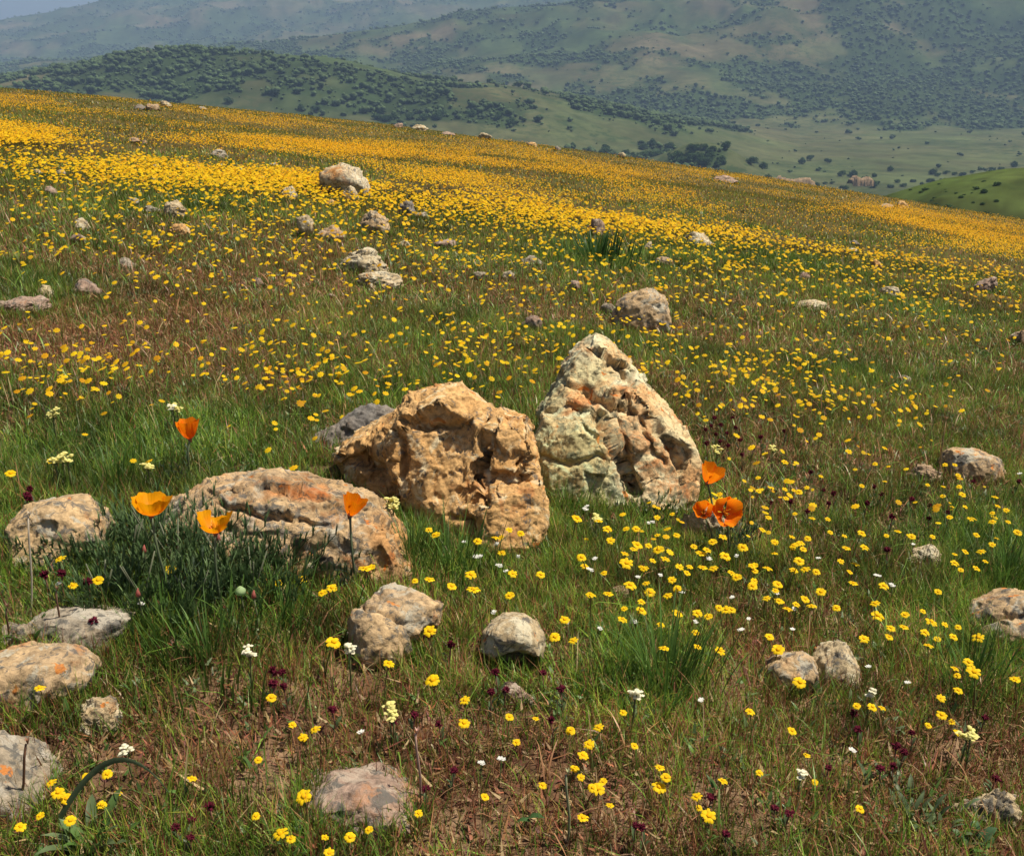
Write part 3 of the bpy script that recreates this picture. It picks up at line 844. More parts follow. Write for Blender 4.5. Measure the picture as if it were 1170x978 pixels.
def grass_zone(n, y0, y1, hr, wr, segs, margin=.35, tall=1.0):
    x, y = sector_points(n, y0, y1, margin)
    lf = lush_field(x, y)
    keep = RNG.uniform(size=len(x)) < np.clip(.9 + .4 * lf, .66, 1)
    keep &= outside_rocks(x, y, .6)
    # clumping
    cl = n2(x, y, .09 if y1 < 8 else .4, 2, 91)
    keep &= RNG.uniform(size=len(x)) < np.clip(.8 + .9 * cl, .25, 1)
    x, y, lf = x[keep], y[keep], lf[keep]
    n = len(x)
    g = RNG.uniform(size=n) < np.clip(.66 + .42 * lf, .18, .97)
    col = np.where(g[:, None], GREENS[RNG.integers(0, len(GREENS), n)], BROWNS[RNG.integers(0, len(BROWNS), n)])
    dk = (RNG.uniform(size=n) < np.clip(lf * .5, 0, .5)) & g
    col = np.where(dk[:, None], DARKG[RNG.integers(0, 2, n)], col)
    st = RNG.uniform(size=n) < .022
    col = np.where(st[:, None], STRAW[RNG.integers(0, 2, n)], col)
    col = col * RNG.uniform(.75, 1.25, (n, 1))
    cn = n2(x, y, .07, 2, 93) * (1 - sstep(3, 8, y)) + n2(x, y, .32, 2, 94) * .8 + n2(x, y, 1.4, 2, 95) * .5 * sstep(2, 6, y)
    col = col * np.clip(1 + .62 * cn, .4, 1.75)[:, None]
    ol = sstep(6, 16, y)[:, None] * .6
    col = col * (1 - ol) + np.array([.17, .145, .03]) * RNG.uniform(.7, 1.3, (n, 1)) * ol
    tip = col * np.where(RNG.uniform(size=n)[:, None] < .35, np.array([[1.5, 1.15, 1.0]]), np.array([[1.1, 1.1, 1.05]]))
    h = RNG.uniform(hr[0], hr[1], n) * np.clip(.85 + .35 * lf, .6, 1.4) * tall
    w = RNG.uniform(wr[0], wr[1], n)
    lean = RNG.uniform(.0, .45, n); bend = RNG.uniform(0, .5, n)
    return blades(x, y, h, w, lean, bend, col, segs, tip)


parts = [grass_zone(300000, .55, 1.6, (.014, .062), (.0008, .0020), 2, .3), grass_zone(360000, 1.4, 3.2, (.018, .064), (.0010, .0023), 2, .4),
         grass_zone(330000, 3.0, 7.0, (.022, .058), (.002, .004), 2, .5),
         grass_zone(330000, 7.0, 15.0, (.024, .058), (.004, .009), 1, .8),
         grass_zone(280000, 15.0, 48.0, (.025, .06), (.012, .026), 1, 2)]
# coarser bent blades mixed into the near turf, green and dead
x, y = sector_points(16000, .55, 4.5, .35)
k = outside_rocks(x, y, .75); x, y = x[k], y[k]; n = len(x)
lf = lush_field(x, y)
gsel = RNG.uniform(size=n) < np.clip(.55 + .4 * lf, .2, .95)
cc = np.where(gsel[:, None], np.array([[.14, .25, .035]]), np.array([[.30, .16, .08]])) * RNG.uniform(.55, 1.35, (n, 1))
cc = np.where(RNG.uniform(size=(n, 1)) < .12, np.array([[.36, .29, .15]]), cc)
parts.append(blades(x, y, RNG.uniform(.025, .085, n), RNG.uniform(.0013, .0030, n) * (1 + .6 * sstep(1.2, 3, y)), RNG.uniform(.05, .6, n), RNG.uniform(0, .8, n), cc, 4, cc * np.array([1.15, 1.05, 1])))
# grass crowding up against the stones
gx, gy, gh = [], [], []
for fx, fy, rx, ry in ROCK_FOOT:
    per = 3.6 * (rx + ry)
    dist = math.hypot(fx, fy)
    k = int(min(2600, per * (2100 if dist < 3.5 else 900 if dist < 8 else 260)))
    a_ = RNG.uniform(0, 2 * PI, k); r_ = RNG.uniform(.62, 1.12, k)
    gx.append(fx + rx * r_ * np.cos(a_)); gy.append(fy + ry * r_ * np.sin(a_))
    gh.append(RNG.uniform(.02, .075, k) * np.clip(.55 + rx * 3, .55, 1.2) * (.55 + .6 * np.clip(n2(gx[-1], gy[-1], .06, 2, 97) + .4, 0, 1)))
gx, gy, gh = map(np.concatenate, (gx, gy, gh))
k = len(gx); dg_ = np.hypot(gx, gy)
gc_ = np.where(RNG.uniform(size=(k, 1)) < .72, GREENS[RNG.integers(0, 5, k)], BROWNS[RNG.integers(0, 5, k)]) * RNG.uniform(.55, 1.25, (k, 1))
parts.append(blades(gx, gy, gh, RNG.uniform(.0012, .0024, k) * np.clip(dg_ / 2, .8, 5), RNG.uniform(0, .45, k), RNG.uniform(0, .5, k), gc_, 2, gc_ * 1.15))
V, I, L, C = merge(parts)
o = link(bpy.data.objects.new('grass', mesh_np('grass', V, I, L, M_GRASS, C)))
tag(o, 'short green and brown meadow grass covering the hillside', 'grass', kind='stuff')

# upright red-brown stalks with tiny knobs, and tall thin grass stems
n = 75000
x, y = sector_points(n, .55, 4.2, .35)
lf = lush_field(x, y)
k = (RNG.uniform(size=n) < np.clip(.55 - .5 * lf, .12, 1)) & outside_rocks(x, y, .62)
x, y = x[k], y[k]; n = len(x)
h = RNG.uniform(.02, .062, n); cc = BROWNS[RNG.integers(0, 3, n)] * RNG.uniform(.6, 1.3, (n, 1))
gs = RNG.uniform(size=n) < .35
cc = np.where(gs[:, None], GREENS[RNG.integers(0, 5, n)] * .9, cc)
A = blades(x, y, h, RNG.uniform(.0007, .0013, n), RNG.uniform(0, .35, n), RNG.uniform(-.1, .2, n), cc, 3, cc * np.array([1.3, .8, .8]))
o = link(bpy.data.objects.new('dry_grass_stalks', mesh_np('dry_grass_stalks', *A[:3], M_STEM, A[3])))
tag(o, 'thin reddish brown stalks standing in the near grass', 'dry grass', kind='stuff')

# litter: straw, bits of dead stem and crumbs of stone on the soil
n = 170000
x, y = sector_points(n, .5, 3.6, .3)
lf = lush_field(x, y)
k = (RNG.uniform(size=n) < np.clip(.75 - .5 * lf, .1, 1)) & outside_rocks(x, y, .9)
x, y = x[k], y[k]; n = len(x)
cc = np.concatenate([STRAW, BROWNS, np.array([[.33, .12, .06], [.26, .17, .09]])])
cc = cc[RNG.integers(0, len(cc), n)] * RNG.uniform(.6, 1.2, (n, 1))
z = hill(x, y) + RNG.uniform(.003, .016, n)
A = blades(x, y, RNG.uniform(.004, .017, n) * np.where(RNG.uniform(size=n) < .06, 2.2, 1), RNG.uniform(.0010, .0042, n), RNG.uniform(.8, .98, n), RNG.uniform(-.12, .02, n), cc, 2, None, z)
o = link(bpy.data.objects.new('dead_grass_litter', mesh_np('dead_grass_litter', *A[:3], M_STEM, A[3])))
tag(o, 'straw and dead stem litter lying on the bare soil', 'litter', kind='stuff')

# low leafy ground cover: small oval leaves in rosettes
n = 13000
x, y = sector_points(n, .55, 4.5, .35)
cv = n2(x, y, .3, 2, 55); lf = lush_field(x, y)
k = (cv + .3 * lf + RNG.normal(0, .25, n) > .0) & outside_rocks(x, y, .62)
x, y = x[k], y[k]
nl = 6
xx = np.repeat(x, nl) + RNG.normal(0, .006, len(x) * nl); yy = np.repeat(y, nl) + RNG.normal(0, .006, len(x) * nl)
zz = hill(xx, yy) + RNG.uniform(.003, .022, len(xx))
n = len(xx)
lc = np.array([[.09, .17, .04], [.14, .20, .08], [.07, .13, .035], [.16, .21, .11]])
cc = np.repeat(lc[RNG.integers(0, 4, len(x))], nl, 0) * RNG.uniform(.75, 1.25, (n, 1))
A = blades(xx, yy, RNG.uniform(.006, .016, n), RNG.uniform(.003, .0065, n), RNG.uniform(.3, .85, n), RNG.uniform(-.1, .3, n), cc, 3, None, zz)
o = link(bpy.data.objects.new('leafy_ground_cover', mesh_np('leafy_ground_cover', *A[:3], M_LEAF, A[3])))
tag(o, 'small green leaves of low herbs between the grass blades', 'ground cover', kind='stuff')


# ------------------------------------------------------------------ far flowers nobody could count
BAND = [(300, 140, 220, 8, .45), (520, 165, 160, 8, .4), (740, 198, 180, 10, .5), (1000, 240, 150, 12, .6), (60, 112, 120, 6, .35), (100, 130, 230, 14, .55), (330, 165, 220, 14, .7), (100, 152, 180, 8, .5), (620, 200, 260, 22, .35), (850, 250, 300, 18, .45), (1120, 272, 140, 20, .9),
        (800, 215, 200, 14, .2), (560, 178, 160, 7, .5), (100, 170, 110, 9, -.55), (600, 152, 140, 8, -.5), (480, 215, 90, 10, -.3), (250, 205, 200, 16, .25), (950, 228, 120, 8, -.3)]
PATCH = [(120, 410, 110, 30, .9), (340, 420, 60, 40, 1.3), (560, 390, 90, 30, 1.0), (500, 310, 90, 22, .9), (420, 345, 60, 15, .4), (60, 440, 60, 25, .6),
         (740, 370, 50, 30, .8), (890, 430, 70, 45, 1.4), (760, 420, 60, 40, .6), (950, 300, 160, 18, .7), (1050, 360, 90, 40, .45), (1020, 460, 70, 30, .4),
         (300, 290, 220, 25, .6), (100, 275, 100, 16, .6), (820, 335, 120, 25, .4), (640, 330, 60, 20, .5), (500, 420, 70, 30, .7), (880, 570, 70, 40, .5),
         (760, 620, 90, 45, .6), (260, 330, 160, 20, .3), (660, 400, 50, 30, .3), (1100, 590, 60, 30, .4)]


def flower_density(px, py):
    """flowers per square pixel of the photograph's area"""
    d = np.zeros_like(px)
    s = np.maximum((py - (95 + .13 * (px - 585))) / 500, .02)       # nearness: 1 close, 0 far
    mid = .0036 / np.maximum(s, .1) ** 1.15 * (.10 + blobs(px, py, PATCH) * 2.6) * sstep(230, 300, py - .09 * (px - 585))
    mid = mid * np.where(py > 470, np.exp(-(py - 470) / 150), 1)
    fr = 3.2 * np.clip(.22 + 1.35 * blobs(px, py, BAND), .04, 1.6) * (1 - sstep(185, 265, py - .10 * (px - 585))) + .05 * (1 - sstep(230, 330, py - .10 * (px - 585)))
    return mid + fr


def sample_flowers(n_try, x0, x1, y0, y1, peak):
    px = RNG.uniform(x0, x1, n_try); py = RNG.uniform(y0, y1, n_try)
    k = RNG.uniform(size=n_try) * peak < flower_density(px, py)
    return px[k], py[k]


area_n = lambda x0, x1, y0, y1, peak: int((x1 - x0) * (y1 - y0) * peak)
pxm, pym = sample_flowers(area_n(-120, 1290, 235, 700, .16), -120, 1290, 235, 700, .16)
pxf, pyf = sample_flowers(area_n(-200, 1370, 90, 330, 5.0), -200, 1370, 90, 330, 5.0)
mm = pym >= 300
px_all = np.concatenate([pxm[mm], pxf[pyf < 300]]); py_all = np.concatenate([pym[mm], pyf[pyf < 300]])
lift = RNG.uniform(.03, .075, len(px_all))
Pf, ok = hit(px_all, py_all, lift)
ok &= outside_rocks(Pf[:, 0], Pf[:, 1], 1.0)
Pf = Pf[ok]
# world-space streakiness for the far ones
stre = n2(Pf[:, 0], Pf[:, 1], 2.2, 3, 71)
k = (Pf[:, 1] < 7) | (RNG.uniform(size=len(Pf)) < np.clip(.6 + 1.7 * stre, .05, 1))
Pf = Pf[k]
order = np.argsort(Pf[:, 1])
Pf = Pf[order]

# ---- prototypes of the yellow daisy
YEL = np.array([.88, .60, .012]); YEL2 = np.array([.84, .48, .006])


def daisy_proto(seed):
    r = random.Random(seed)
    hgt = 1.0
    stem = MB(); head = MB(); cen = MB(); leaf = MB()
    dx, dy = r.uniform(-.18, .18), r.uniform(-.15, .15)
    H = .085
    pts = [(dx * H * t * t, dy * H * t * t, H * t) for t in (0, .25, .5, .75, 1)]
    stem.tube(pts, [.0010, .0009, .0008, .0008, .001], 5, (.14, .12, .035))
    tilt = Matrix.Rotation(r.uniform(-.15, .35), 3, 'X') @ Matrix.Rotation(r.uniform(-.3, .3), 3, 'Y')
    top = Vector(pts[-1])
    npet = r.choice([9, 10, 11, 12, 8])
    R = .0092
    for k in range(npet):
        a = 2 * PI * k / npet + r.uniform(-.12, .12)
        cc = r.uniform(-.05, .35); ln = R * r.uniform(.85, 1.08); wd = R * .47 * r.uniform(.85, 1.1)
        vs = []
        for i, (t, ww, zz) in enumerate([(.22, .5, 0), (.5, .95, .08), (.82, 1.05, .10 - cc * .3), (1.0, .6, .05 - cc * .7)]):
            for sgn in (-1, 0, 1):
                p = Vector((t * ln, sgn * ww * wd * .5, zz * R + (-.05 * R if sgn else 0) + .0006 * (k % 2)))
                if t == 1.0 and sgn == 0: p.x -= .03 * R
                p = Matrix.Rotation(a, 3, 'Z') @ p
                vs.append(top + tilt @ p)
        fs = [(i * 3 + j, i * 3 + j + 1, i * 3 + j + 4, i * 3 + j + 3) for i in range(3) for j in range(2)]
        v = r.uniform(.88, 1.1)
        cl = [tuple(YEL2 * v)] * 3 + [tuple(YEL * v)] * 9
        head.add(vs, fs, cl)
    # domed centre with florets, and the green cup below
    vv, ff = ICO[2]
    dome = []
    for p in vv:
        q = Vector(p) * .0031; q.z = max(q.z, -.002) * .7 + .0008
        q *= 1 + .12 * r.uniform(-1, 1)
        dome.append(top + tilt @ q)
    cen.add(dome, [tuple(f) for f in ff], (.70, .36, .006))
    cup = [top + tilt @ (Vector(p) * .0030 + Vector((0, 0, -.0018))) for p in ICO[1][0]]
    stem.add(cup, [tuple(f) for f in ICO[1][1]], (.12, .15, .04))
    for k in range(3):
        leaf.blade((0, 0, .006 + .014 * k), r.uniform(0, 2 * PI), r.uniform(.018, .035), .0022, r.uniform(.2, .6), (.09, .14, .04), 3)
    return [('stem', stem.mesh('stem', M_STEM)), ('petals', head.mesh('petals', M_PETAL)), ('flower_centre', cen.mesh('flower_centre', M_FLORET)), ('leaves', leaf.mesh('leaves', M_LEAF))], pts[-1]


DAISY = [daisy_proto(100 + i) for i in range(10)]
DCH = [p for p in DAISY]

# flowers whose place can be read from the photograph (head position, big or not)
NEARF = [(83, 667), (112, 661), (45, 784), (334, 826), (345, 841), (295, 866), (219, 887), (98, 885), (122, 882), (58, 892), (66, 903), (76, 910), (134, 904), (116, 917), (45, 930), (80, 935), (23, 942),
         (347, 908), (292, 930), (320, 950), (332, 956), (310, 795), (417, 648), (379, 670), (368, 676), (381, 732), (444, 756), (491, 719), (494, 775), (360, 831), (346, 840), (516, 668), (541, 672), (538, 655),
         (582, 679), (618, 655), (675, 678), (586, 654), (474, 662), (531, 798), (530, 824), (582, 817), (612, 819), (590, 846), (652, 832), (667, 860), (657, 875), (664, 886), (677, 898), (673, 848), (620, 895),
         (554, 908), (666, 932), (478, 927), (421, 946), (400, 954), (371, 954), (376, 972), (634, 726), (655, 730), (645, 706), (659, 591), (684, 594), (694, 603), (715, 603), (727, 603), (752, 579), (751, 590),
         (768, 586), (751, 610), (773, 610), (728, 621), (724, 626), (741, 622), (752, 627), (746, 639), (760, 637), (716, 642), (690, 653), (738, 665), (720, 667), (674, 678), (695, 677), (733, 686), (713, 694),
         (733, 696), (711, 706), (768, 661), (774, 671), (763, 679), (755, 712), (774, 699), (759, 739), (797, 699), (809, 703), (795, 721), (797, 737), (823, 742), (822, 693), (830, 695), (836, 695), (793, 623),
         (801, 631), (808, 627), (814, 618), (829, 634), (826, 612), (834, 598), (849, 624), (815, 648), (788, 646), (785, 653), (803, 647), (836, 653), (861, 645), (863, 651), (877, 648), (862, 662), (860, 668),
         (876, 682), (886, 673), (889, 666), (892, 686), (879, 726), (889, 741), (914, 778), (905, 612), (886, 618), (912, 620), (906, 625), (878, 590), (871, 604), (885, 631), (1003, 702), (1034, 701), (1055, 697),
         (1064, 709), (1080, 712), (1095, 715), (1118, 727), (1018, 716), (1016, 726), (1033, 715), (1057, 721), (1071, 729), (1090, 726), (1061, 736), (987, 728), (956, 693), (1000, 688), (890, 685), (920, 683),
         (928, 691), (910, 689), (938, 675), (862, 664), (859, 645), (887, 666), (933, 652), (920, 649), (907, 650), (971, 652), (975, 665), (1010, 668), (1072, 675), (1107, 755), (1091, 762), (1113, 766), (1094, 770),
         (1160, 774), (1095, 787), (1075, 796), (1026, 606), (1039, 611), (1042, 612), (1066, 612), (1139, 614), (1134, 621), (1116, 610), (1121, 629), (1126, 640), (1103, 629), (1091, 632), (1091, 642), (1098, 650),
         (1116, 648), (1088, 578), (1103, 578), (1096, 555), (1080, 530), (1091, 530), (1095, 542), (1078, 555), (1060, 553), (1077, 566), (1100, 564), (1140, 577), (1150, 582), (1134, 585), (1134, 595), (1152, 595),
         (1163, 607), (1137, 567), (1109, 592), (1085, 590), (1011, 511), (992, 518), (970, 515), (1000, 529), (1015, 532), (938, 543), (985, 554), (1011, 549), (897, 527), (866, 545), (867, 560), (882, 556), (897, 558),
         (913, 561), (922, 556), (898, 568), (907, 559), (878, 590), (928, 591), (946, 592), (908, 586), (949, 607), (965, 611), (885, 618), (923, 614), (907, 622), (915, 619), (918, 626), (967, 625), (988, 624),
         (1013, 611), (985, 608), (977, 643), (961, 640), (880, 726), (988, 729), (857, 811), (905, 833), (922, 861), (868, 881), (931, 892), (983, 922), (826, 890), (810, 930), (799, 921), (796, 908), (753, 897),
         (761, 886), (754, 875), (683, 899), (689, 891), (656, 876), (666, 861), (674, 849), (652, 833), (684, 829), (712, 812), (725, 850), (697, 918), (665, 932), (979, 805), (997, 806), (1008, 807), (1076, 796),
         (1061, 827), (1088, 823), (1076, 815), (1094, 835), (1160, 775), (490, 604), (497, 610), (546, 617), (566, 613), (582, 604), (595, 608)]
BIG = {(494, 775), (541, 672), (659, 591), (728, 621), (752, 627), (716, 642), (801, 631), (829, 634), (849, 624), (889, 741), (914, 778), (1003, 702), (1064, 709), (1118, 727), (1113, 766), (753, 897), (683, 899), (810, 930), (320, 950), (720, 667), (417, 648), (381, 732), (347, 908)}
NEARF = list(dict.fromkeys(NEARF))
NUM_IND = 298


class Namer:
    ORD = ['', 'second ', 'third ', 'fourth ', 'fifth ', 'sixth ', 'seventh ', 'eighth ', 'ninth ', 'tenth ']

    def __init__(self): self.n = {}

    def label(self, px, py, what, plain):
        named = [r for r in ROCK_INFO if r[3] and r[3].startswith('the ')]
        best = min(named, key=lambda r: max(0, abs(px - r[0]) - r[2] * .5) + abs(py - r[1]) * 1.1)
        dx, dy = px - best[0], py - best[1]
        if abs(dx) < best[2] * .55: rel = 'in front of' if dy > 0 else 'behind'
        else: rel = 'right of' if dx > 0 else 'left of'
        key = (what, rel, best[3])
        return key, math.hypot(dx, dy)


def spread_labels(items, what, single):
    """items: (object, px, py). each gets a label by the stone it stands nearest to; the nearest ones are told apart by rank"""
    nm = Namer(); by = {}
    for o, px, py in items:
        key, d = nm.label(px, py, what, single); by.setdefault(key, []).append((d, o))
    for (w, rel, rock), lst in by.items():
        lst.sort(key=lambda q: q[0])
        for i, (d, o) in enumerate(lst):
            if i < 10: o['label'] = f"{what}, {Namer.ORD[i]}nearest {rel} {rock}"
            else: o['label'] = f"{what}, farther out {rel} {rock}"


def place_copy(name, parts, loc, rz, sc):
    root = empty(name, loc); root.rotation_euler = (0, 0, rz); root.scale = (sc, sc, sc)
    for pn, me in parts:
        c = bpy.data.objects.new(pn, me); COL.objects.link(c); c.parent = root
    return root


hp = np.array(NEARF, float)
hh = RNG.uniform(.045, .085, len(hp)) * (1 - .42 * sstep(620, 930, hp[:, 1]))
Ph, _ = hit(hp[:, 0], hp[:, 1], hh)
items = []
cnt = 0


def put_daisy(P, hgt, sc_head, px, py):
    global cnt
    parts, top = DAISY[cnt % len(DAISY)]
    sc = sc_head
    rz = random.uniform(-.7, .7)
    # stem foot so that the head comes to P; the plant is stretched to the height of its head
    zs = hgt / .085
    tx, ty = top[0] * sc, top[1] * sc
    bx = P[0] - (tx * math.cos(rz) - ty * math.sin(rz)); by = P[1] - (tx * math.sin(rz) + ty * math.cos(rz))
    bz = hz(bx, by)
    root = place_copy('yellow_daisy', parts, (bx, by, bz - .002), rz, sc)
    want = (P[2] - bz) / .085 / sc
    for c in root.children:
        if c.name.startswith('stem') or c.name.startswith('leaves'): c.scale.z = want
        else: c.location.z = .085 * (want - 1)
    # children[] is only filled after linking; heads sit on the stretched stem
    tag(root, 'yellow daisy', 'flower', 'yellow daisies in the near grass')
    items.append((root, px, py)); cnt += 1
    return root


for i, (px, py) in enumerate(NEARF):
    sc = (1.1 if (px, py) in BIG else random.uniform(.55, .92)) * (1 - .25 * float(sstep(640, 950, py)))
    put_daisy(Ph[i], hh[i], sc, px, py)
extra = max(0, NUM_IND - len(NEARF))
ppx, ppy, _d = project(Pf)
inframe = np.where((ppx > 5) & (ppx < 1165))[0][:extra]
for i in inframe:
    P = Pf[i]
    put_daisy(P, P[2] - hz(P[0], P[1]), random.uniform(.7, 1.0), ppx[i], ppy[i])
mask = np.ones(len(Pf), bool); mask[inframe] = False
Pf = Pf[mask]
spread_labels(items, 'yellow daisy', 'yellow daisy')


# the rest: carpets of the same flower up to the crest, one mass
def flower_discs(P, rad, petals, col, tiltmax=.5):
    n = len(P); m = petals * 2 + 1
    a = np.linspace(0, 2 * PI, petals * 2, endpoint=False)
    rr = np.where(np.arange(petals * 2) % 2 == 0, 1.0, .72)
    rot = RNG.uniform(0, 2 * PI, n)[:, None]
    lx = np.cos(a + rot) * rr * rad[:, None]; ly = np.sin(a + rot) * rr * rad[:, None]
    tx = RNG.uniform(-tiltmax, tiltmax, n)[:, None]; ty = RNG.uniform(-.1, .2 + .8 * tiltmax, n)[:, None]
    lz = lx * tx + ly * ty
    V = np.empty((n, m, 3)); V[:, 0] = P + np.array([0, 0, 1]) * (rad * .28)[:, None]
    V[:, 1:, 0] = P[:, None, 0] + lx; V[:, 1:, 1] = P[:, None, 1] + ly; V[:, 1:, 2] = P[:, None, 2] + lz
    C = np.repeat(col[:, None, :], m, 1).copy(); C[:, 0] *= np.array([.9, .78, 1])
    base = np.arange(n)[:, None, None] * m
    k = np.arange(petals * 2)
    tri = np.stack([np.zeros_like(k), 1 + k, 1 + (k + 1) % (petals * 2)], 1)[None]
    idx = (base + tri).reshape(-1)
    return V.reshape(-1, 3), idx, np.full(n * petals * 2, 3), C.reshape(-1, 3)


nearm = Pf[:, 1] < 7.5
P1, P2 = Pf[nearm], Pf[~nearm]
_fade = lambda n: np.where(RNG.uniform(size=(n, 1)) < .16, np.array([[.75, .62, .8]]), 1.0)
ycol = lambda n: _fade(n) * (YEL * RNG.uniform(.75, 1.08, (n, 1)) * np.stack([np.ones(n), RNG.uniform(.88, 1.08, n), np.ones(n)], 1))
r1 = RNG.uniform(.0040, .0108, len(P1)) * (.85 + .35 * sstep(2, 6, P1[:, 1])); r2 = RNG.uniform(.0055, .0105, len(P2)) * (1 + .45 * sstep(10, 30, P2[:, 1]))
gold = lambda P: 1 - sstep(4.5, 11, P[:, 1])[:, None] * np.array([[.04, .20, 0]])
pa = [flower_discs(P1, r1, 8, ycol(len(P1)) * gold(P1)), flower_discs(P2, r2 * .74, 3, ycol(len(P2)) * gold(P2), .7)]
V, I, L, C = merge(pa)
o = link(bpy.data.objects.new('yellow_flower_carpet', mesh_np('yellow_flower_carpet', V, I, L, M_PETAL, C)))
tag(o, 'thousands of yellow daisies carpeting the hillside up to its crest', 'flowers', kind='stuff')
h1 = P1[:, 2] - hill(P1[:, 0], P1[:, 1])
nn = len(P1)
A = blades(P1[:, 0], P1[:, 1], h1, np.full(nn, .002), np.zeros(nn), np.zeros(nn), np.tile([[.13, .13, .04]], (nn, 1)), 2)
o = link(bpy.data.objects.new('flower_stalks', mesh_np('flower_stalks', *A[:3], M_STEM, A[3])))
tag(o, 'thin olive stalks under the carpet of yellow daisies', 'flower stalks', kind='stuff')


# ------------------------------------------------------------------ other small flowers one can count
def clover_proto(seed):
    r = random.Random(seed); st = MB(); hd = MB(); lf = MB()
    H = .06
    st.tube([(0, 0, 0), (.001, 0, H * .5), (.003, .002, H)], [.0011, .001, .001], 5, (.16, .07, .05))
    top = Vector((.003, .002, H + .004))
    for k in range(46):
        d = Vector((r.gauss(0, 1), r.gauss(0, 1), r.gauss(.2, 1))).normalized()
        b = top + d * .0030; tip = top + d * r.uniform(.0066, .0082)
        s = d.orthogonal().normalized() * .0018; q = d.cross(s).normalized() * .0018
        v = r.uniform(.6, 1.4)
        hd.add([b + s, b + q, b - s, b - q, tip], [(0, 1, 4), (1, 2, 4), (2, 3, 4), (3, 0, 4)], (.075 * v, .008 * v, .018 * v))
    for k in range(3):
        lf.blade((0, 0, .01 + .012 * k), r.uniform(0, 6.28), .02, .006, .6, (.08, .12, .05), 3, shape='oval')
    return [('stem', st.mesh('stem', M_STEM)), ('flower_head', hd.mesh('flower_head', M_FLORET, False)), ('leaves', lf.mesh('leaves', M_LEAF))]


def white_proto(seed):
    r = random.Random(seed); st = MB(); hd = MB()
    H = .055
    st.tube([(0, 0, 0), (.002, 0, H * .5), (.002, .003, H)], [.0009, .0008, .0008], 4, (.12, .14, .05))
    for j in range(r.choice([2, 3, 3])):
        c = Vector((.002 + r.uniform(-.003, .003), .003 + r.uniform(-.003, .003), H + r.uniform(-.001, .003)))
        for k in range(5):
            a = 2 * PI * k / 5 + r.uniform(-.1, .1)
            d = Vector((math.cos(a), math.sin(a), .3)); s = Vector((-d.y, d.x, 0))
            L = .0042
            hd.add([c, c + d * L * .6 + s * L * .38, c + d * L, c + d * L * .6 - s * L * .38], [(0, 1, 2, 3)], (.85, .84, .78))
    return [('stem', st.mesh('stem', M_STEM)), ('flower_head', hd.mesh('flower_head', M_PETAL, False))]


def cream_proto(seed, pale=(.80, .74, .28), n=8, spread=.007):
    r = random.Random(seed); st = MB(); hd = MB(); lf = MB()
    H = .09
    st.tube([(0, 0, 0), (.002, .001, H * .5), (.002, .003, H)], [.0014, .0013, .0012], 5, (.13, .13, .05))
    for j in range(n):
        c = Vector((.002 + r.uniform(-1, 1) * spread, .003 + r.uniform(-1, 1) * spread, H + r.uniform(-.008, .006)))
        st.tube([(.002, .002, H - .015), tuple(c)], [.0008, .0006], 4, (.13, .15, .05))
        v = r.uniform(.85, 1.1)
        vv = [c + Vector(p) * .0036 * (1 + .25 * r.uniform(-1, 1)) for p in ICO[1][0]]
        hd.add(vv, [tuple(f) for f in ICO[1][1]], (pale[0] * v, pale[1] * v, pale[2] * v))
        for k in range(3):
            a = r.uniform(0, 6.28); d = Vector((math.cos(a), math.sin(a), -.1)); s = Vector((-d.y, d.x, 0))
            hd.add([c, c + d * .005 + s * .003, c + d * .0075, c + d * .005 - s * .003], [(0, 1, 2, 3)], (pale[0], pale[1], pale[2]))
    for k in range(4):
        lf.blade((0, 0, .012 + .016 * k), r.uniform(0, 6.28), .024, .003, .5, (.09, .14, .05), 3)
    return [('stem', st.mesh('stem', M_STEM)), ('flower_head', hd.mesh('flower_head', M_PETAL)), ('leaves', lf.mesh('leaves', M_LEAF))]


def scatter_kind(name, protos, pts, H, cat, what, group, scr=(.85, 1.15), hr=(.8, 1.1)):
    its = []
    hs = np.array([H * random.uniform(*hr) * (.8 - .25 * float(sstep(650, 930, p[1]))) for p in pts])
    P, _ = hit([p[0] for p in pts], [p[1] for p in pts], hs)
    for i, (px, py) in enumerate(pts):
        s = random.uniform(*scr) * (1 - .15 * float(sstep(650, 930, py)))
        bx, by = P[i][0] - .002, P[i][1] - .002; bz = hz(bx, by)
        root = place_copy(name, protos[i % len(protos)], (bx, by, bz - .001), random.uniform(0, 6.28), s)
        root.scale.z = max(.4, (P[i][2] - bz) / H)
        tag(root, what, cat, group); its.append((root, px, py))
    spread_labels(its, what, what)


CLOVER = [(39, 559), (30, 567), (37, 569), (57, 657), (70, 657), (103, 667), (112, 708), (312, 767), (326, 766), (313, 783), (329, 783), (246, 921), (206, 942), (224, 937), (218, 955), (514, 736), (493, 727),
          (473, 817), (454, 825), (506, 826), (571, 768), (563, 789), (644, 788), (634, 823), (489, 898), (519, 878), (385, 809), (314, 769), (578, 787), (623, 770), (979, 816), (984, 832), (1045, 838), (1033, 857),
          (1026, 854), (1023, 876), (1008, 879), (947, 878), (1124, 819), (1137, 886), (811, 910), (888, 924), (901, 926), (728, 940), (738, 945), (832, 954), (1001, 557), (1006, 565), (946, 576), (1064, 593), (1111, 550),
          (1062, 578), (1085, 586), (1016, 630), (830, 495), (898, 493), (1163, 550), (806, 492), (812, 487), (818, 496), (826, 486), (822, 505), (834, 510), (810, 508), (840, 490), (815, 478), (845, 503), (838, 478),
          (860, 512), (872, 500), (850, 520), (925, 540), (940, 560), (1040, 570), (1020, 590), (955, 565), (990, 575), (905, 575), (925, 585), (880, 575)]
scatter_kind('maroon_clover', [clover_proto(300 + i) for i in range(4)], CLOVER, .06, 'clover', 'dark maroon clover ball', 'dark maroon clover heads in the grass', (.75, 1.05))
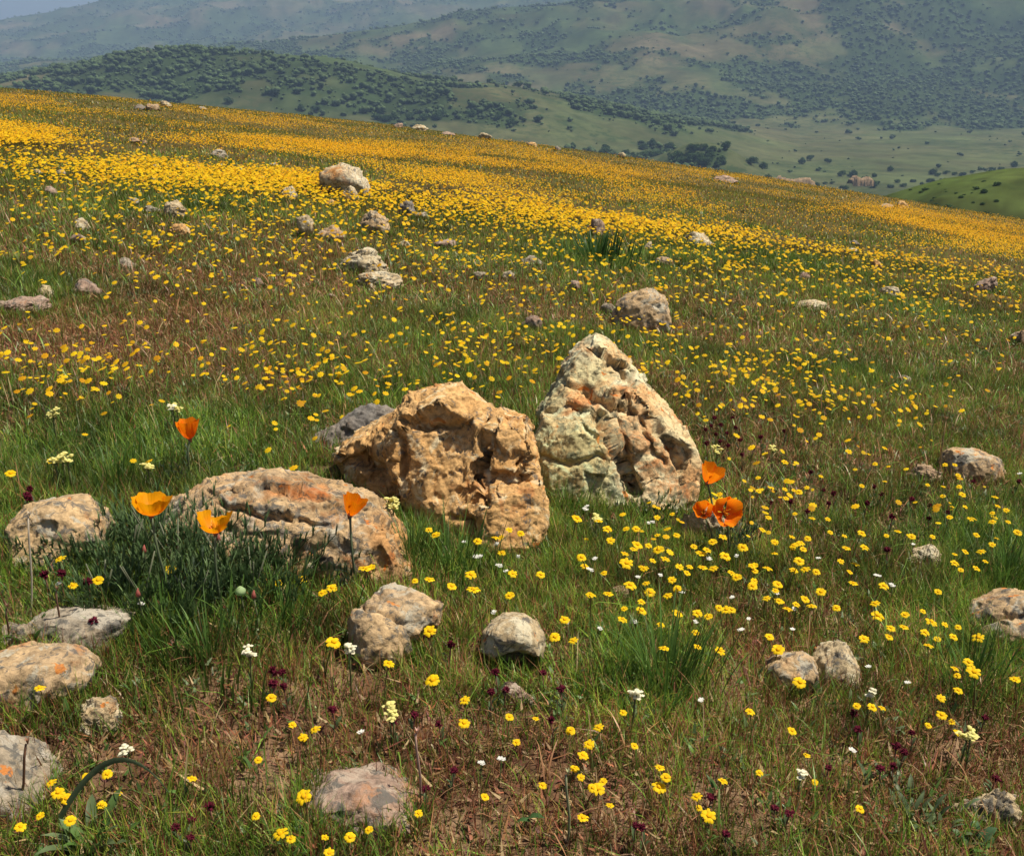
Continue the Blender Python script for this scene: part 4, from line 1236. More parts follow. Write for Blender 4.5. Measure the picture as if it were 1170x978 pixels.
WHITE = [(415, 837), (550, 871), (572, 867), (564, 698), (653, 711), (569, 646), (579, 650), (675, 650), (673, 579), (745, 597), (679, 636), (676, 651), (728, 657), (759, 656), (684, 717), (726, 710), (799, 709),
         (846, 716), (859, 707), (909, 718), (912, 695), (892, 676), (783, 675), (841, 634), (815, 637), (835, 680), (1038, 780), (1046, 621), (1023, 667), (1005, 655), (936, 638), (993, 759), (1167, 542), (979, 854), (805, 800),
         (533, 618), (550, 637), (566, 620), (548, 636), (592, 635), (672, 580), (745, 596), (160, 690), (68, 665)]
scatter_kind('white_flower', [white_proto(400 + i) for i in range(4)], WHITE, .055, 'flower', 'tiny white flower cluster', 'tiny white flowers in the grass', (.75, 1.1))
PALE = [(72, 522), (80, 520), (172, 530), (66, 524), (575, 572), (585, 575), (452, 812), (448, 806), (443, 570), (451, 574), (198, 462), (205, 466), (885, 510), (60, 470), (1112, 836), (1104, 838), (570, 569), (822, 512), (683, 590)]
scatter_kind('pale_yellow_flower', [cream_proto(500 + i, n=7) for i in range(4)], PALE, .09, 'flower', 'pale lemon flower spike', 'pale lemon yellow flowers', (.85, 1.1), (.9, 1.2))
CREAMW = [(725, 789), (995, 786), (196, 464), (400, 735), (915, 880), (285, 740), (150, 852)]
scatter_kind('cream_flower', [cream_proto(520 + i, (.84, .80, .60), 6, .005) for i in range(3)], CREAMW, .09, 'flower', 'cream white flower tuft', 'cream white flowers', (.8, 1.0))


# ------------------------------------------------------------------ poppies
def feathery_leaf(mb, base, heading, length, col, r, lift=.9):
    """a stalk with finely divided grey-green lobes"""
    h = Vector((math.cos(heading), math.sin(heading), 0))
    pts = []; p = Vector(base); ang = lift
    for k in range(6):
        pts.append(tuple(p)); p = p + (h * math.cos(ang) + Vector((0, 0, 1)) * math.sin(ang)) * length / 5; ang -= .16
    mb.tube(pts, [.0011, .001, .0009, .0008, .0007, .0005], 4, col)
    for k in range(2, 6):
        for sgn in (-1, 1):
            for q in range(3):
                a2 = heading + sgn * r.uniform(.4, 1.1)
                v = r.uniform(.8, 1.25)
                mb.blade(pts[k], a2, length * r.uniform(.16, .30), .0026, r.uniform(0, .7), (col[0] * v, col[1] * v, col[2] * v), 2, .2, 'strap')


def petal_mesh(R, Hc, ang, spread, openness, r, tip, basec, wav=.08):
    mb = MB(); nu, nv = 22, 10
    vs, cs = [], []
    for j in range(nv + 1):
        v = j / nv
        for i in range(nu + 1):
            u = i / nu * 2 - 1
            edge = 1 - .10 * abs(u) ** 3
            a = ang + u * spread * (.35 + .65 * math.sqrt(v))
            vv = v * edge
            rad = R * (vv ** (.75 - .25 * openness)) * (.55 + .45 * openness) + .0015
            rad *= 1 + wav * math.sin(u * 5 + ang * 3) * v * v
            z = Hc * (vv ** (1.0 + .7 * openness)) * (1 - .45 * openness) + (.0014 * math.sin(u * 6 + ang * 2.3) + .0005 * math.sin(u * 23 + ang)) * v * v
            rad += .0004 * math.sin(u * 28 + ang * 5) * v
            vs.append(Vector((rad * math.cos(a), rad * math.sin(a), z)))
            t = min(1, v * 1.3)
            st_ = 1 + .10 * math.sin(u * 31 + ang * 7) * (.4 + .6 * v)
            cs.append(tuple(min(1, (basec[k] * (1 - t) + tip[k] * t) * st_) for k in range(3)))
    fs = [(j * (nu + 1) + i, j * (nu + 1) + i + 1, (j + 1) * (nu + 1) + i + 1, (j + 1) * (nu + 1) + i) for j in range(nv) for i in range(nu)]
    mb.add(vs, fs, cs)
    return mb


def poppy(head, base_off, label, width, height, openness, tilt, tip, basec, seed, leaves=5, notch=1.0):
    r = random.Random(seed)
    px, py = head
    G, _ = hit(px + base_off[0], py + base_off[1]); G = G[0]
    dep = (G - CAM) @ FWD - base_off[2]
    H = CAM + ray(px, py + height * .35) * dep
    s = dep / F0
    root = empty('poppy', (G[0], G[1], hz(G[0], G[1]) - .003))
    tag(root, label, 'poppy')
    top = Vector(H) - root.location
    st = MB()
    pts = [top * t + Vector((0, -.012 * math.sin(PI * t), 0.01 * math.sin(PI * t))) for t in np.linspace(0, 1, 8)]
    st.tube([tuple(p) for p in pts], [.0019] * 3 + [.0017] * 3 + [.0016, .0022], 7, (.12, .15, .08))
    st.build('stem', M_STEM, root)
    R = width * s * .5; Hc = height * s
    rot = Matrix.Rotation(tilt[0], 4, 'X') @ Matrix.Rotation(tilt[1], 4, 'Y')
    for k in range(4):
        ang = PI / 2 * k + tilt[2] + (.1 if k % 2 else -.1)
        mb = petal_mesh(R * (1.0 if k % 2 else 1.05), Hc * (notch if k % 2 else .95 if notch == 1 else 1.1), ang, 1.02, openness, r, tip, basec)
        p = mb.build('petal', M_POPPY, root); p.location = top; p.rotation_euler = rot.to_euler()
    cm = MB()
    for k in range(16):
        a = r.uniform(0, 6.28); q = r.uniform(.1, .3) * R
        cm.tube([(0, 0, 0), (q * math.cos(a), q * math.sin(a), Hc * r.uniform(.28, .45))], [.0006, .0009], 4, (.55, .20, .01))
    c = cm.build('stamens', M_FLORET, root); c.location = top; c.rotation_euler = rot.to_euler()
    rc = MB()
    rc.tube([(0, 0, -.006), (0, 0, -.002), (0, 0, .0005)], [.0018, .0035, .0048], 9, (.35, .12, .06))
    c = rc.build('receptacle', M_STEM, root); c.location = top; c.rotation_euler = rot.to_euler()
    lf = MB()
    for k in range(leaves):
        feathery_leaf(lf, (r.uniform(-.01, .01), r.uniform(-.01, .01), .002), r.uniform(0, 6.28), r.uniform(.05, .085), (.075, .11, .07), r, r.uniform(.6, 1.2))
    lf.build('leaves', M_LEAF, root, False)
    ROCK_INFO.append((px, py, width, None))
    return root


ORN, ORNB = (.98, .42, .004), (.92, .22, .003)
RED, REDB = (.80, .13, .006), (.62, .05, .004)
poppy((173, 578), (30, 120, .05), 'broad orange poppy cup above the grey-green foliage, left of the heart-shaped poppy', 48, 29, .62, (-.12, .05, .3), ORN, ORNB, 1)
poppy((246, 598), (10, 110, .05), 'heart-shaped orange poppy cup in front of the long low streaked boulder', 43, 28, .58, (-.1, 0, .0), ORN, ORNB, 2, notch=.62)
poppy((400, 579), (8, 95, .04), 'small orange poppy with drooping wedge petals before the right end of the low boulder', 34, 27, .35, (-.05, .35, .5), (.90, .26, .004), ORNB, 3)
poppy((217, 492), (2, 60, .03), 'orange poppy standing alone in grass behind the long low boulder', 32, 27, .4, (-.1, -.1, .2), (.94, .25, .005), (.85, .12, .004), 4)
poppy((808, 542), (10, 75, .03), 'uppermost red-orange poppy at the right foot of the lichen boulder', 33, 26, .45, (.15, .35, .4), (.97, .29, .006), (.90, .15, .004), 5)
poppy((827, 577), (6, 60, .03), 'open red-orange poppy showing its dark centre, largest of the right-hand three', 34, 25, .85, (1.0, .15, .6), (.97, .27, .008), (.85, .10, .004), 6)
poppy((804, 580), (14, 55, .03), 'small red-orange poppy tucked left of the open one with the dark centre', 25, 21, .5, (.75, -.2, .1), (.97, .27, .007), (.88, .14, .004), 7)
# a fallen red petal-like bloom on the lichen boulder's face is left to its rust stains

# tufts of grey-green feathery poppy foliage
FOL = [(70, 640, .06, 'in front of the squat tan rock'), (180, 640, .09, 'close behind the broad poppy'), (290, 690, .08, 'low in front of the long boulder'), (250, 640, .09, 'behind the heart-shaped poppy'), (165, 700, .085, 'low under the broad poppy'), (95, 650, .07, 'left of the broad poppy'), (150, 655, .085, 'under the broad poppy'), (205, 665, .09, 'between the two left poppies'), (262, 668, .095, 'under the heart-shaped poppy'), (315, 660, .08, 'against the long low boulder'),
       (120, 700, .07, 'above the flat grey slab'), (225, 705, .07, 'below the heart-shaped poppy'), (345, 655, .06, 'at the right end of the foliage'), (745, 590, .045, 'at the foot of the lichen boulder'), (835, 625, .05, 'under the open red-orange poppy'), (330, 575, .05, 'behind the low boulder')]
for i, (px, py, sz, where) in enumerate(FOL):
    r = random.Random(60 + i)
    G, _ = hit(px, py); G = G[0]
    root = empty('poppy_foliage', G)
    tag(root, f'feathery grey-green poppy foliage {where}', 'plant', 'tufts of poppy foliage')
    a = MB(); b = MB()
    for k in range(54):
        rad = abs(r.gauss(0, sz * .42)); t = r.uniform(0, 6.28)
        (a if k < 40 else b)
        feathery_leaf(a, (rad * math.cos(t), rad * math.sin(t) * .7, 0), t + r.uniform(-.6, .6), r.uniform(.5, 1.15) * sz, (.085, .145, .055) if k % 3 else (.13, .195, .08), r, r.uniform(.7, 1.45))
    a.build('leaves', M_LEAF, root, False)
    for k in range(3):
        t = r.uniform(0, 6.28); q = sz * .3
        b.tube([(0, 0, 0), (q * .4 * math.cos(t), q * .4 * math.sin(t), sz * .5), (q * math.cos(t), q * math.sin(t), sz * .95)], [.0014, .0012, .001], 5, (.12, .13, .08))
    b.build('stems', M_STEM, root)

# pink spent buds near the left poppies
for (px, py, where) in [(250, 617, 'below the heart-shaped poppy'), (158, 585, 'left of the broad poppy'), (165, 630, 'under the broad poppy'), (158, 680, 'deep in the foliage'), (290, 682, 'right of the foliage')]:
    P, _ = hit(px, py, .06); P = P[0]
    root = empty('poppy_bud', (P[0], P[1], hz(P[0], P[1])))
    tag(root, f'small pink spent bud on a stalk {where}', 'bud', 'pink spent poppy buds')
    h = P[2] - root.location.z
    st = MB(); st.tube([(0, 0, 0), (.002, 0, h * .5), (0, 0, h)], [.0012, .0011, .001], 5, (.13, .14, .07)); st.build('stem', M_STEM, root)
    bd = MB(); bd.tube([(0, 0, h - .002), (0, 0, h), (0, 0, h + .004), (.001, 0, h + .010)], [.0012, .0032, .0026, .0005], 7, (.50, .16, .13)); bd.build('bud', M_PETAL, root)
P, _ = hit(275, 678, .05); P = P[0]
root = empty('green_bud', (P[0], P[1], hz(P[0], P[1]))); tag(root, 'round pale green bud right of the feathery foliage', 'bud')
h = P[2] - root.location.z
st = MB(); st.tube([(0, 0, 0), (.002, 0, h * .5), (0, 0, h)], [.0012, .0011, .001], 5, (.13, .14, .07)); st.build('stem', M_STEM, root)
bd = MB(); bd.tube([(0, 0, h - .002), (0, 0, h), (0, 0, h + .005), (.0, 0, h + .010)], [.0015, .0065, .0070, .002], 9, (.42, .55, .28)); bd.build('bud', M_PETAL, root)


# ------------------------------------------------------------------ broad-leaved plants, tufts and single stems
def tuft(name, label, px, py, n, length, width, cols, spread, bend=(.1, .7), shape='strap', cat='plant', lean=None, group=None, seed=0, part='foliage'):
    r = random.Random(seed)
    G, _ = hit(px, py); G = G[0]
    root = empty(name, (G[0], G[1], hz(G[0], G[1]) - .003))
    tag(root, label, cat, group)
    mb = MB()
    for k in range(n):
        rad = abs(r.gauss(0, spread)); t = r.uniform(0, 6.28)
        c = r.choice(cols); v = r.uniform(.75, 1.25)
        mb.blade((rad * math.cos(t), rad * math.sin(t), 0), t if lean is None else lean + r.uniform(-.9, .9), length * r.uniform(.55, 1.1), width * r.uniform(.7, 1.2), r.uniform(*bend), (c[0] * v, c[1] * v, c[2] * v), 5, .25, shape)
    mb.build(part, M_LEAF, root)
    return root


GR = [(.07, .14, .025), (.10, .18, .035), (.055, .11, .02)]
tuft('broadleaf_plant', 'broad-leaved green plant in the bottom left corner', 105, 976, 18, .055, .013, [(.06, .12, .025), (.085, .15, .04), (.10, .14, .06)], .012, (.4, .9), 'lance', seed=1, part='leaves')
tuft('broadleaf_plant', 'single broad green leaf lying by the low pinkish slab', 585, 946, 2, .040, .012, [(.06, .13, .04)], .004, (.8, .9), 'lance', seed=2, lean=0.1, part='leaves')
tuft('broadleaf_plant', 'grey-green low plant with wavy leaves near the lower right corner', 1040, 935, 34, .032, .008, [(.11, .15, .07), (.085, .125, .06)], .03, (.4, 1.0), 'lance', seed=3, part='leaves')
tuft('broadleaf_plant', 'round-leaved green plant at the bottom edge near the right corner', 1108, 968, 14, .030, .013, [(.07, .14, .06), (.06, .12, .035)], .015, (.5, .9), 'oval', seed=4, part='leaves')
tuft('broadleaf_plant', 'round-leaved pale plant beside the low pinkish slab', 345, 962, 9, .024, .011, [(.09, .15, .06)], .015, (.6, .9), 'oval', seed=5, part='leaves')
tuft('broadleaf_plant', 'small leafy plant between the two grey slabs at the left', 36, 738, 8, .05, .013, [(.07, .15, .03)], .008, (.3, .7), 'lance', seed=6, part='leaves')
for i, (px, py, n, L, sp, lab) in enumerate([(760, 795, 90, .13, .035, 'tall loose grass tuft left of the whitish peaked stone'), (1148, 668, 110, .085, .035, 'lush bright green grass tuft at the right edge'),
                                             (680, 298, 120, .16, .16, 'dark green grass tuft in the middle distance'), (515, 660, 100, .095, .05, 'green grass tuft in front of the ochre boulder'), (470, 650, 70, .10, .03, 'upright grass tuft at the right end of the low boulder'),
                                             (240, 760, 120, .085, .07, 'dense green grass tuft below the left poppies'), (330, 720, 90, .085, .06, 'grass tuft left of the blocky grey-tan rock'), (190, 735, 90, .08, .05, 'green grass tuft right of the flat grey slab'),
                                             (650, 590, 80, .06, .05, 'low green tuft at the foot of the lichen boulder'), (130, 560, 90, .09, .05, 'grass tuft behind the squat tan rock'), (1110, 790, 80, .09, .05, 'green grass tuft near the right edge')]):
    tuft('grass_tuft', lab, px, py, n, L, .0032 if py > 400 else .012, GR if i != 2 else [(.04, .09, .02), (.05, .1, .025)], sp, (.05, .6), seed=20 + i, cat='grass tuft')

# the long leaf arching over the bottom left corner
G, _ = hit(68, 945); G = G[0]; s = ((G - CAM) @ FWD) / F0
root = empty('arching_leaf', G); tag(root, 'long strap leaf arching to the right above the bottom left corner', 'leaf')
mb = MB(); vs = []; fs = []
for k in range(13):
    t = k / 12
    p = CAM + ray(68 + 125 * t, 935 - 205 * t * (1 - t) - 30 * t) * ((G - CAM) @ FWD - .02 - .03 * t) - G
    w = (.0032 * (1 - t) ** .5 + .0004)
    vs += [Vector(p) + Vector((-.3, .3, 1)).normalized() * w, Vector(p) + Vector((0, -.001, 0)), Vector(p) - Vector((-.3, .3, 1)).normalized() * w]
for k in range(12):
    for j in range(2): fs.append((k * 3 + j, k * 3 + j + 1, k * 3 + j + 4, k * 3 + j + 3))
mb.add(vs, fs, (.085, .12, .06)); mb.build('blade', M_LEAF, root)
# single dry stems
for (px0, py0, px1, py1, lab, col) in [(479, 920, 477, 838, 'straight pinkish dry stem with a whitish tip above the low pinkish slab', (.38, .24, .19)), (35, 705, 34, 590, 'pale upright dry stem before the squat tan rock', (.42, .36, .28)),
                                       (68, 735, 66, 675, 'dark upright stem before the flat grey slab', (.16, .09, .06)), (8, 740, 9, 695, 'dark stem at the left edge beside the grey slab', (.16, .09, .06)), (20, 925, 32, 850, 'brown stem leaning over the pale slab at the left edge', (.2, .1, .06)), (572, 620, 577, 585, 'dark thick stalk before the ochre boulder', (.05, .045, .03)),
                                       (648, 965, 649, 885, 'pale straight grass stem at the bottom middle', (.24, .25, .14)), (1068, 560, 1082, 480, 'thin tan stem leaning right behind the pinkish slab', (.3, .2, .1))]:
    G, _ = hit(px0, py0); G = G[0]; dep = (G - CAM) @ FWD
    T = CAM + ray(px1, py1) * (dep - .03) - G
    root = empty('dry_stem', G); tag(root, lab, 'stem')
    mb = MB(); mb.tube([tuple(T * t + np.array([.002 * math.sin(5 * t), 0, 0])) for t in np.linspace(0, 1, 6)], [.0013] * 5 + [.0010], 6, col); mb.build('stalk', M_STEM, root)
    hd = MB()
    for k in range(5):
        a = k * 1.256
        hd.blade(tuple(T), a, .008, .003, .5, tuple(min(.8, c * 1.6) for c in col), 2)
    hd.build('tip', M_STEM, root)


# ------------------------------------------------------------------ far country
VAL = -160.0
L1 = np.array([(-400, 106), (-100, 94), (0, 85), (60, 77), (130, 68), (230, 60), (300, 60), (400, 69), (480, 85), (560, 95), (640, 108), (720, 124), (850, 150), (960, 170), (1100, 185)], float)
L2 = np.array([(-400, 95), (-100, 82), (0, 76), (150, 62), (300, 50), (450, 32), (600, 10), (750, -14), (900, -35), (1170, -62), (1600, -80)], float)
L3 = np.array([(-500, 70), (-200, 50), (0, 27), (60, 14), (130, 0), (200, -10), (400, -28), (700, -55), (1170, -80), (1600, -90)], float)
SPUR = np.array([(900, 275), (960, 258), (1000, 244), (1050, 228), (1100, 212), (1170, 201), (1300, 190), (1600, 180)], float)


def tan_of(py):
    b = (H0 / 2 - py) / F0
    return (-SP + b * CP) / (CP + b * SP)


def px_of(a): return W0 / 2 + F0 * a / CP


def far_h(x, y):
    y = np.maximum(y, 1.0)
    px = px_of(x / y)
    crest = lambda tab, Y: tan_of(np.interp(px, tab[:, 0], tab[:, 1])) * Y
    wob = n2(x, y, 900, 3, 201) * 160
    b1 = (crest(L1, 1950) - VAL) * np.exp(-((y - 1950 + wob * .5) / 430) ** 2)
    yy = y + wob
    c2 = crest(L2, 4000) - VAL; c3 = crest(L3, 7200) - VAL
    r2 = c2 * np.where(y < 4000, np.clip((yy - 2350) / 1650, 0, 1) ** 1.15, 1 - .6 * sstep(4000, 5400, y))
    r2 = np.where((y < 4000), np.minimum(r2, c2), r2)
    r3 = c3 * np.where(y < 7200, np.clip((yy - 4700) / 2500, 0, 1), 1 - .4 * sstep(7200, 12000, y))
    r3 = np.where((y < 7200), np.minimum(r3, c3), r3)
    rise = np.maximum.reduce([b1, r2, r3])
    rel = n2(x, y, 420, 4, 211)
    gul = (ridged(np.stack([x / 700, y / 700, np.zeros_like(x)], 1), 3, 221) - .9)
    k = np.clip(rise / 220, 0, 1.2)
    crestflat = 1 - .75 * (np.exp(-((y - 4000) / 250) ** 2) + np.exp(-((y - 7200) / 400) ** 2) + .8 * np.exp(-((y - 1950) / 180) ** 2))
    z = VAL + rise + (rel * 34 + gul * 40) * k * crestflat
    # hillock with oaks in the valley
    ax = (815 - W0 / 2) * CP / F0
    z += 52 * np.exp(-((x - ax * 1300) / 75) ** 2 - ((y - 1300) / 110) ** 2)
    z += n2(x, y, 160, 3, 231) * 2.5
    sp = tan_of(np.interp(px, SPUR[:, 0], SPUR[:, 1])) * 330
    z = np.maximum(z, VAL + (sp - VAL) * np.exp(-((y - 335) / 90) ** 4) + n2(x, y, 40, 2, 233) * .8)
    return z


TREEB = [(230, 95, 260, 30, .55), (100, 90, 200, 25, .45), (810, 175, 60, 28, .55), (900, 120, 320, 18, .5), (1050, 60, 220, 40, .35), (700, 120, 140, 16, .3), (1100, 105, 150, 20, .5), (640, 90, 120, 18, .3), (880, 45, 200, 20, .3),
         (1010, 165, 230, 14, -1.6), (1000, 185, 170, 12, -1.6), (650, 160, 130, 14, -.7), (560, 95, 80, 14, -.6), (1130, 75, 60, 14, -.8), (820, 60, 80, 10, -.6), (900, 62, 60, 9, -.6), (740, 50, 60, 10, -.4), (780, 105, 60, 8, -.3), (600, 30, 200, 16, -.2)]


def wood_density(x, y, z):
    px, py, _ = project(np.stack([x, y, z], 1))
    d = .22 + 1.0 * n2(x, y, 300, 3, 251) + .75 * n2(x, y, 110, 3, 253) + blobs(px, py, TREEB)
    flat = (y < 2250) & (z < VAL + 14)
    return sstep(-.02, .72, d + .35 * n2(x, y, 45, 2, 259)) * (1 - .3 * sstep(4500, 6500, y)) * np.where(flat, .03, 1)


rs = np.geomspace(150, 12500, 520)
aa = np.concatenate([np.linspace(-1.0, -.56, 50)[:-1], np.linspace(-.56, .56, 560), np.linspace(.56, 1.0, 50)[1:]])
Yg, Ag = np.meshgrid(rs, aa, indexing='ij')
xf = (Yg * Ag).ravel(); yf = Yg.ravel()
zf = far_h(xf, yf)
up = np.clip((zf - VAL) / 150, 0, 1)[:, None]
m1 = sstep(-.35, .35, n2(xf, yf, 330, 4, 241))[:, None]; m2 = sstep(-.3, .4, n2(xf, yf, 120, 3, 243))[:, None]; m3 = sstep(.05, .4, n2(xf, yf, 520, 3, 247))[:, None]
khaki = np.array([.102, .092, .046]); green = np.array([.062, .086, .032]); dgreen = np.array([.030, .054, .020]); tan = np.array([.135, .108, .065])
cf = khaki * (1 - m1) + green * m1
cf = cf * (1 - m2 * .35) + dgreen * m2 * .35
cf = cf * (1 - m3 * .75) + tan * 1.0 * m3 * .75
vf = (1 - up) * .8
cf = cf * (1 - vf) + (np.array([.085, .10, .042]) * (1 - m2 * .35) + np.array([.11, .095, .052]) * m2 * .35) * vf
spm = ((yf < 470) & (zf > VAL + 12))[:, None]
spc = np.array([.052, .088, .020]) * (1 - .5 * m2) + np.array([.075, .10, .03]) * .5 * m2
spc = spc * (1 + .5 * n2(xf, yf, 22, 5, 249) + .3 * n2(xf, yf, 5, 3, 257))[:, None] * .8 + np.array([.012, .004, .004])
wd = np.clip(wood_density(xf, yf, zf) * 1.2, 0, .9)[:, None]
cf = cf * (1 - wd) + np.array([.030, .050, .018]) * wd
cf = cf * .82
cf = np.where(spm, spc * .8, cf)
fi, fl = grid_faces(len(rs), len(aa))
o = link(bpy.data.objects.new('hills', mesh_np('hills', np.stack([xf, yf, zf], 1), fi, fl, terrain_material('far_slopes', .006, .03, .85), cf, True)))
tag(o, 'hazy valley and mountains beyond the flowering hillside', 'hills', kind='structure')

# bare earth banks by the creek
for (px, py, Y, w, h, lab) in [(921, 205, 1180, 48, 9, 'orange bare earth bank in the valley above the creek'), (1004, 204, 1200, 24, 8, 'paler bare earth bank right of the orange one in the valley')]:
    x = (px - W0 / 2) * CP / F0 * Y
    b = MB(); r = random.Random(int(px))
    s = Y / F0; W_, H_ = w * s, h * s
    vs = []; fs = []
    nn = 40
    for i in range(nn + 1):
        u = i / nn
        top = H_ * (.75 + .25 * math.sin(u * 7 + 1)) * (min(1, u * 5, (1 - u) * 5) * .7 + .3)
        for j, (dy, zz) in enumerate([(-3, -4), (-1 + r.uniform(-1, 1), top * .55), (1.5 + r.uniform(-1, 1), top * r.uniform(.6, 1.1)), (14, top * r.uniform(.5, .9)), (22, -4)]):
            vs.append((W_ * (u - .5), dy * 1.0 + r.uniform(-.6, .6), zz))
    for i in range(nn):
        for j in range(4): fs.append((i * 5 + j, (i + 1) * 5 + j, (i + 1) * 5 + j + 1, i * 5 + j + 1))
    b.add(vs, fs, (.23, .16, .095))
    ob = b.build('earth_bank', terrain_material('bare_earth', .25, .9)); z = tan_of(py + h * .5) * Y
    ob.location = (x, Y, z)
    tag(ob, lab, 'earth bank')


# ------------------------------------------------------------------ trees
def crown_shape(seed, sub=2, lobes=5):
    r = np.random.default_rng(seed)
    V = []; F = []; C = []; b = 0
    v0, f0 = ICO[sub]
    for k in range(lobes):
        c = np.array([r.uniform(-.55, .55), r.uniform(-.55, .55), r.uniform(.35, .95)]) if k else np.array([0, 0, .7])
        rad = r.uniform(.38, .62) if k else .68
        v = v0 * (1 + .28 * pnoise(v0 * 2.3 + r.uniform(0, 30, 3), 5) + .2 * r.uniform(-1, 1, len(v0)))[:, None] * rad * np.array([1, 1, .85]) + c
        v[:, 2] = np.maximum(v[:, 2], .12)
        V.append(v); F.append(f0 + b); b += len(v)
        col = np.array([.052, .080, .030]) * r.uniform(.8, 1.25)
        C.append(np.tile(col, (len(v), 1)) * r.uniform(.8, 1.2, (len(v), 1)))
    return np.vstack(V), np.vstack(F), np.vstack(C)


def crown_leafy(seed, n=1500):
    """crown of many leaf clumps spread through an uneven volume"""
    r = np.random.default_rng(seed)
    cs = np.array([[r.uniform(-.6, .6), r.uniform(-.6, .6), r.uniform(.35, 1.0)] for _ in range(9)]); rad = r.uniform(.3, .5, 9)
    k = r.integers(0, 9, n)
    d = r.normal(size=(n, 3)); d /= np.linalg.norm(d, axis=1)[:, None]
    c = cs[k] + d * (rad[k] * r.uniform(.6, 1.0, n) ** .6)[:, None]
    c[:, 2] = np.maximum(c[:, 2], .1)
    a = r.normal(size=(n, 3)); a /= np.linalg.norm(a, axis=1)[:, None]
    bb = np.cross(a, d); bb /= np.maximum(np.linalg.norm(bb, axis=1), 1e-3)[:, None]
    s = r.uniform(.05, .11, n)[:, None]
    V = np.stack([c - a * s, c + bb * s * .7, c + a * s, c - bb * s * .7], 1).reshape(-1, 3)
    F = np.arange(n * 4).reshape(-1, 4)
    C = np.repeat(np.array([.04, .075, .022]) * r.uniform(.6, 1.5, (n, 1)), 4, 0)
    return V, F, C


CROWNS = [mesh_np('crown', v, f.ravel(), np.full(len(f), 3), M_TREE, c, True) for v, f, c in (crown_shape(900 + i) for i in range(6))]
LEAFY = [mesh_np('crown', v, f.ravel(), np.full(len(f), 4), M_TREE, c) for v, f, c in (crown_leafy(930 + i) for i in range(4))]
tm = MB(); tm.tube([(0, 0, -.3), (.02, .01, .2), (.0, .03, .55)], [.085, .065, .03], 7, (.09, .075, .06)); tm.tube([(.02, .01, .2), (.25, .1, .6)], [.045, .02], 6, (.09, .075, .06)); tm.tube([(.02, .01, .2), (-.22, -.1, .62)], [.045, .02], 6, (.09, .075, .06))
TRUNK = tm.mesh('trunk', M_BARK)


def add_tree(x, y, rad, label, group=None, leafy=True, name='oak_tree', sink=0, z=None, sq=1.0):
    root = empty(name, (x, y, (float(far_h(np.array([x]), np.array([y]))[0]) if z is None else z) - sink))
    root.scale = (rad, rad, rad * sq); root.rotation_euler = (0, 0, random.uniform(0, 6.28))
    tag(root, label, 'tree' if 'shrub' not in name else 'shrub', group)
    for pn, me in (('crown', random.choice(LEAFY if leafy else CROWNS)), ('trunk', TRUNK)):
        c = bpy.data.objects.new(pn, me); COL.objects.link(c); c.parent = root
    return root


def at(px, Y): return (px - W0 / 2) * CP / F0 * Y


# find the distance at which a sight line meets the far country
def far_hit(px, py, y0=200, y1=6000):
    t = tan_of(py); ys = np.geomspace(y0, y1, 500)
    xs = at(px, 1.0) * ys
    z = far_h(xs, ys); los = CAM_Z + t * ys
    i = np.where(z > los)[0]
    return (xs[i[0]], ys[i[0]]) if len(i) else None


SINGLE = [(938, 184, 9, 'round dark oak alone on the valley field, left one of the close pair'), (959, 187, 8, 'round dark oak alone on the valley field, right one of the close pair'), (977, 202, 9, 'dark oak beside the paler earth bank'),
          (991, 203, 11, 'larger dark oak standing between the two earth banks'), (891, 207, 10, 'dark oak by the hill crest left of the orange earth bank'), (1035, 196, 8, 'small bare greyish tree by the creek'), (1017, 203, 7, 'small oak right of the paler earth bank'),
          (868, 188, 12, 'tall dark tree on the right foot of the wooded hillock'), (1085, 200, 10, 'dark bush at the left end of the bright green hill')]
for px, py, w, lab in SINGLE:
    h = far_hit(px, py, 500)
    if h: add_tree(h[0], h[1], w * .55 * h[1] / F0, lab)
for px, py, w, lab in [(1110, 243, 17, 'dark green shrub low on the bright green hill'), (1098, 246, 12, 'smaller shrub left of the dark shrub on the bright green hill'), (1150, 221, 11, 'shrub high on the bright green hill near the right edge'), (1163, 212, 12, 'uppermost shrub on the bright green hill at the right edge'),
                       (1160, 248, 12, 'shrub at the foot of the bright green hill by the right edge'), (1125, 247, 10, 'shrub right of the dark shrub on the bright green hill')]:
    h = far_hit(px, py, 200)
    if h: add_tree(h[0], h[1], w * .5 * h[1] / F0, lab, name='shrub', sq=.7, sink=.3)
for i in range(22):
    px = random.uniform(1060, 1168); h = far_hit(px, random.uniform(np.interp(px, [1050, 1100, 1170], [222, 207, 198]), 246), 200)
    if h: add_tree(h[0], h[1], random.uniform(.5, 1.4), 'low shrub dotted over the bright green hill', 'low shrubs on the green hill', name='shrub', sq=.6, sink=.2)
for i in range(26):      # shrubs along the ridge line of the green hill and the creek
    px = 930 + i * 9.5 + random.uniform(-4, 4); py = np.interp(px, [930, 1000, 1050, 1100, 1170], [213, 212, 212, 202, 193]) + random.uniform(-3, 5)
    h = far_hit(px, py, 420)
    if h: add_tree(h[0], h[1], random.uniform(3.5, 6), 'shrub in the creek-side thicket behind the bright green hill', 'creek-side thicket shrubs', name='shrub', sq=.75)

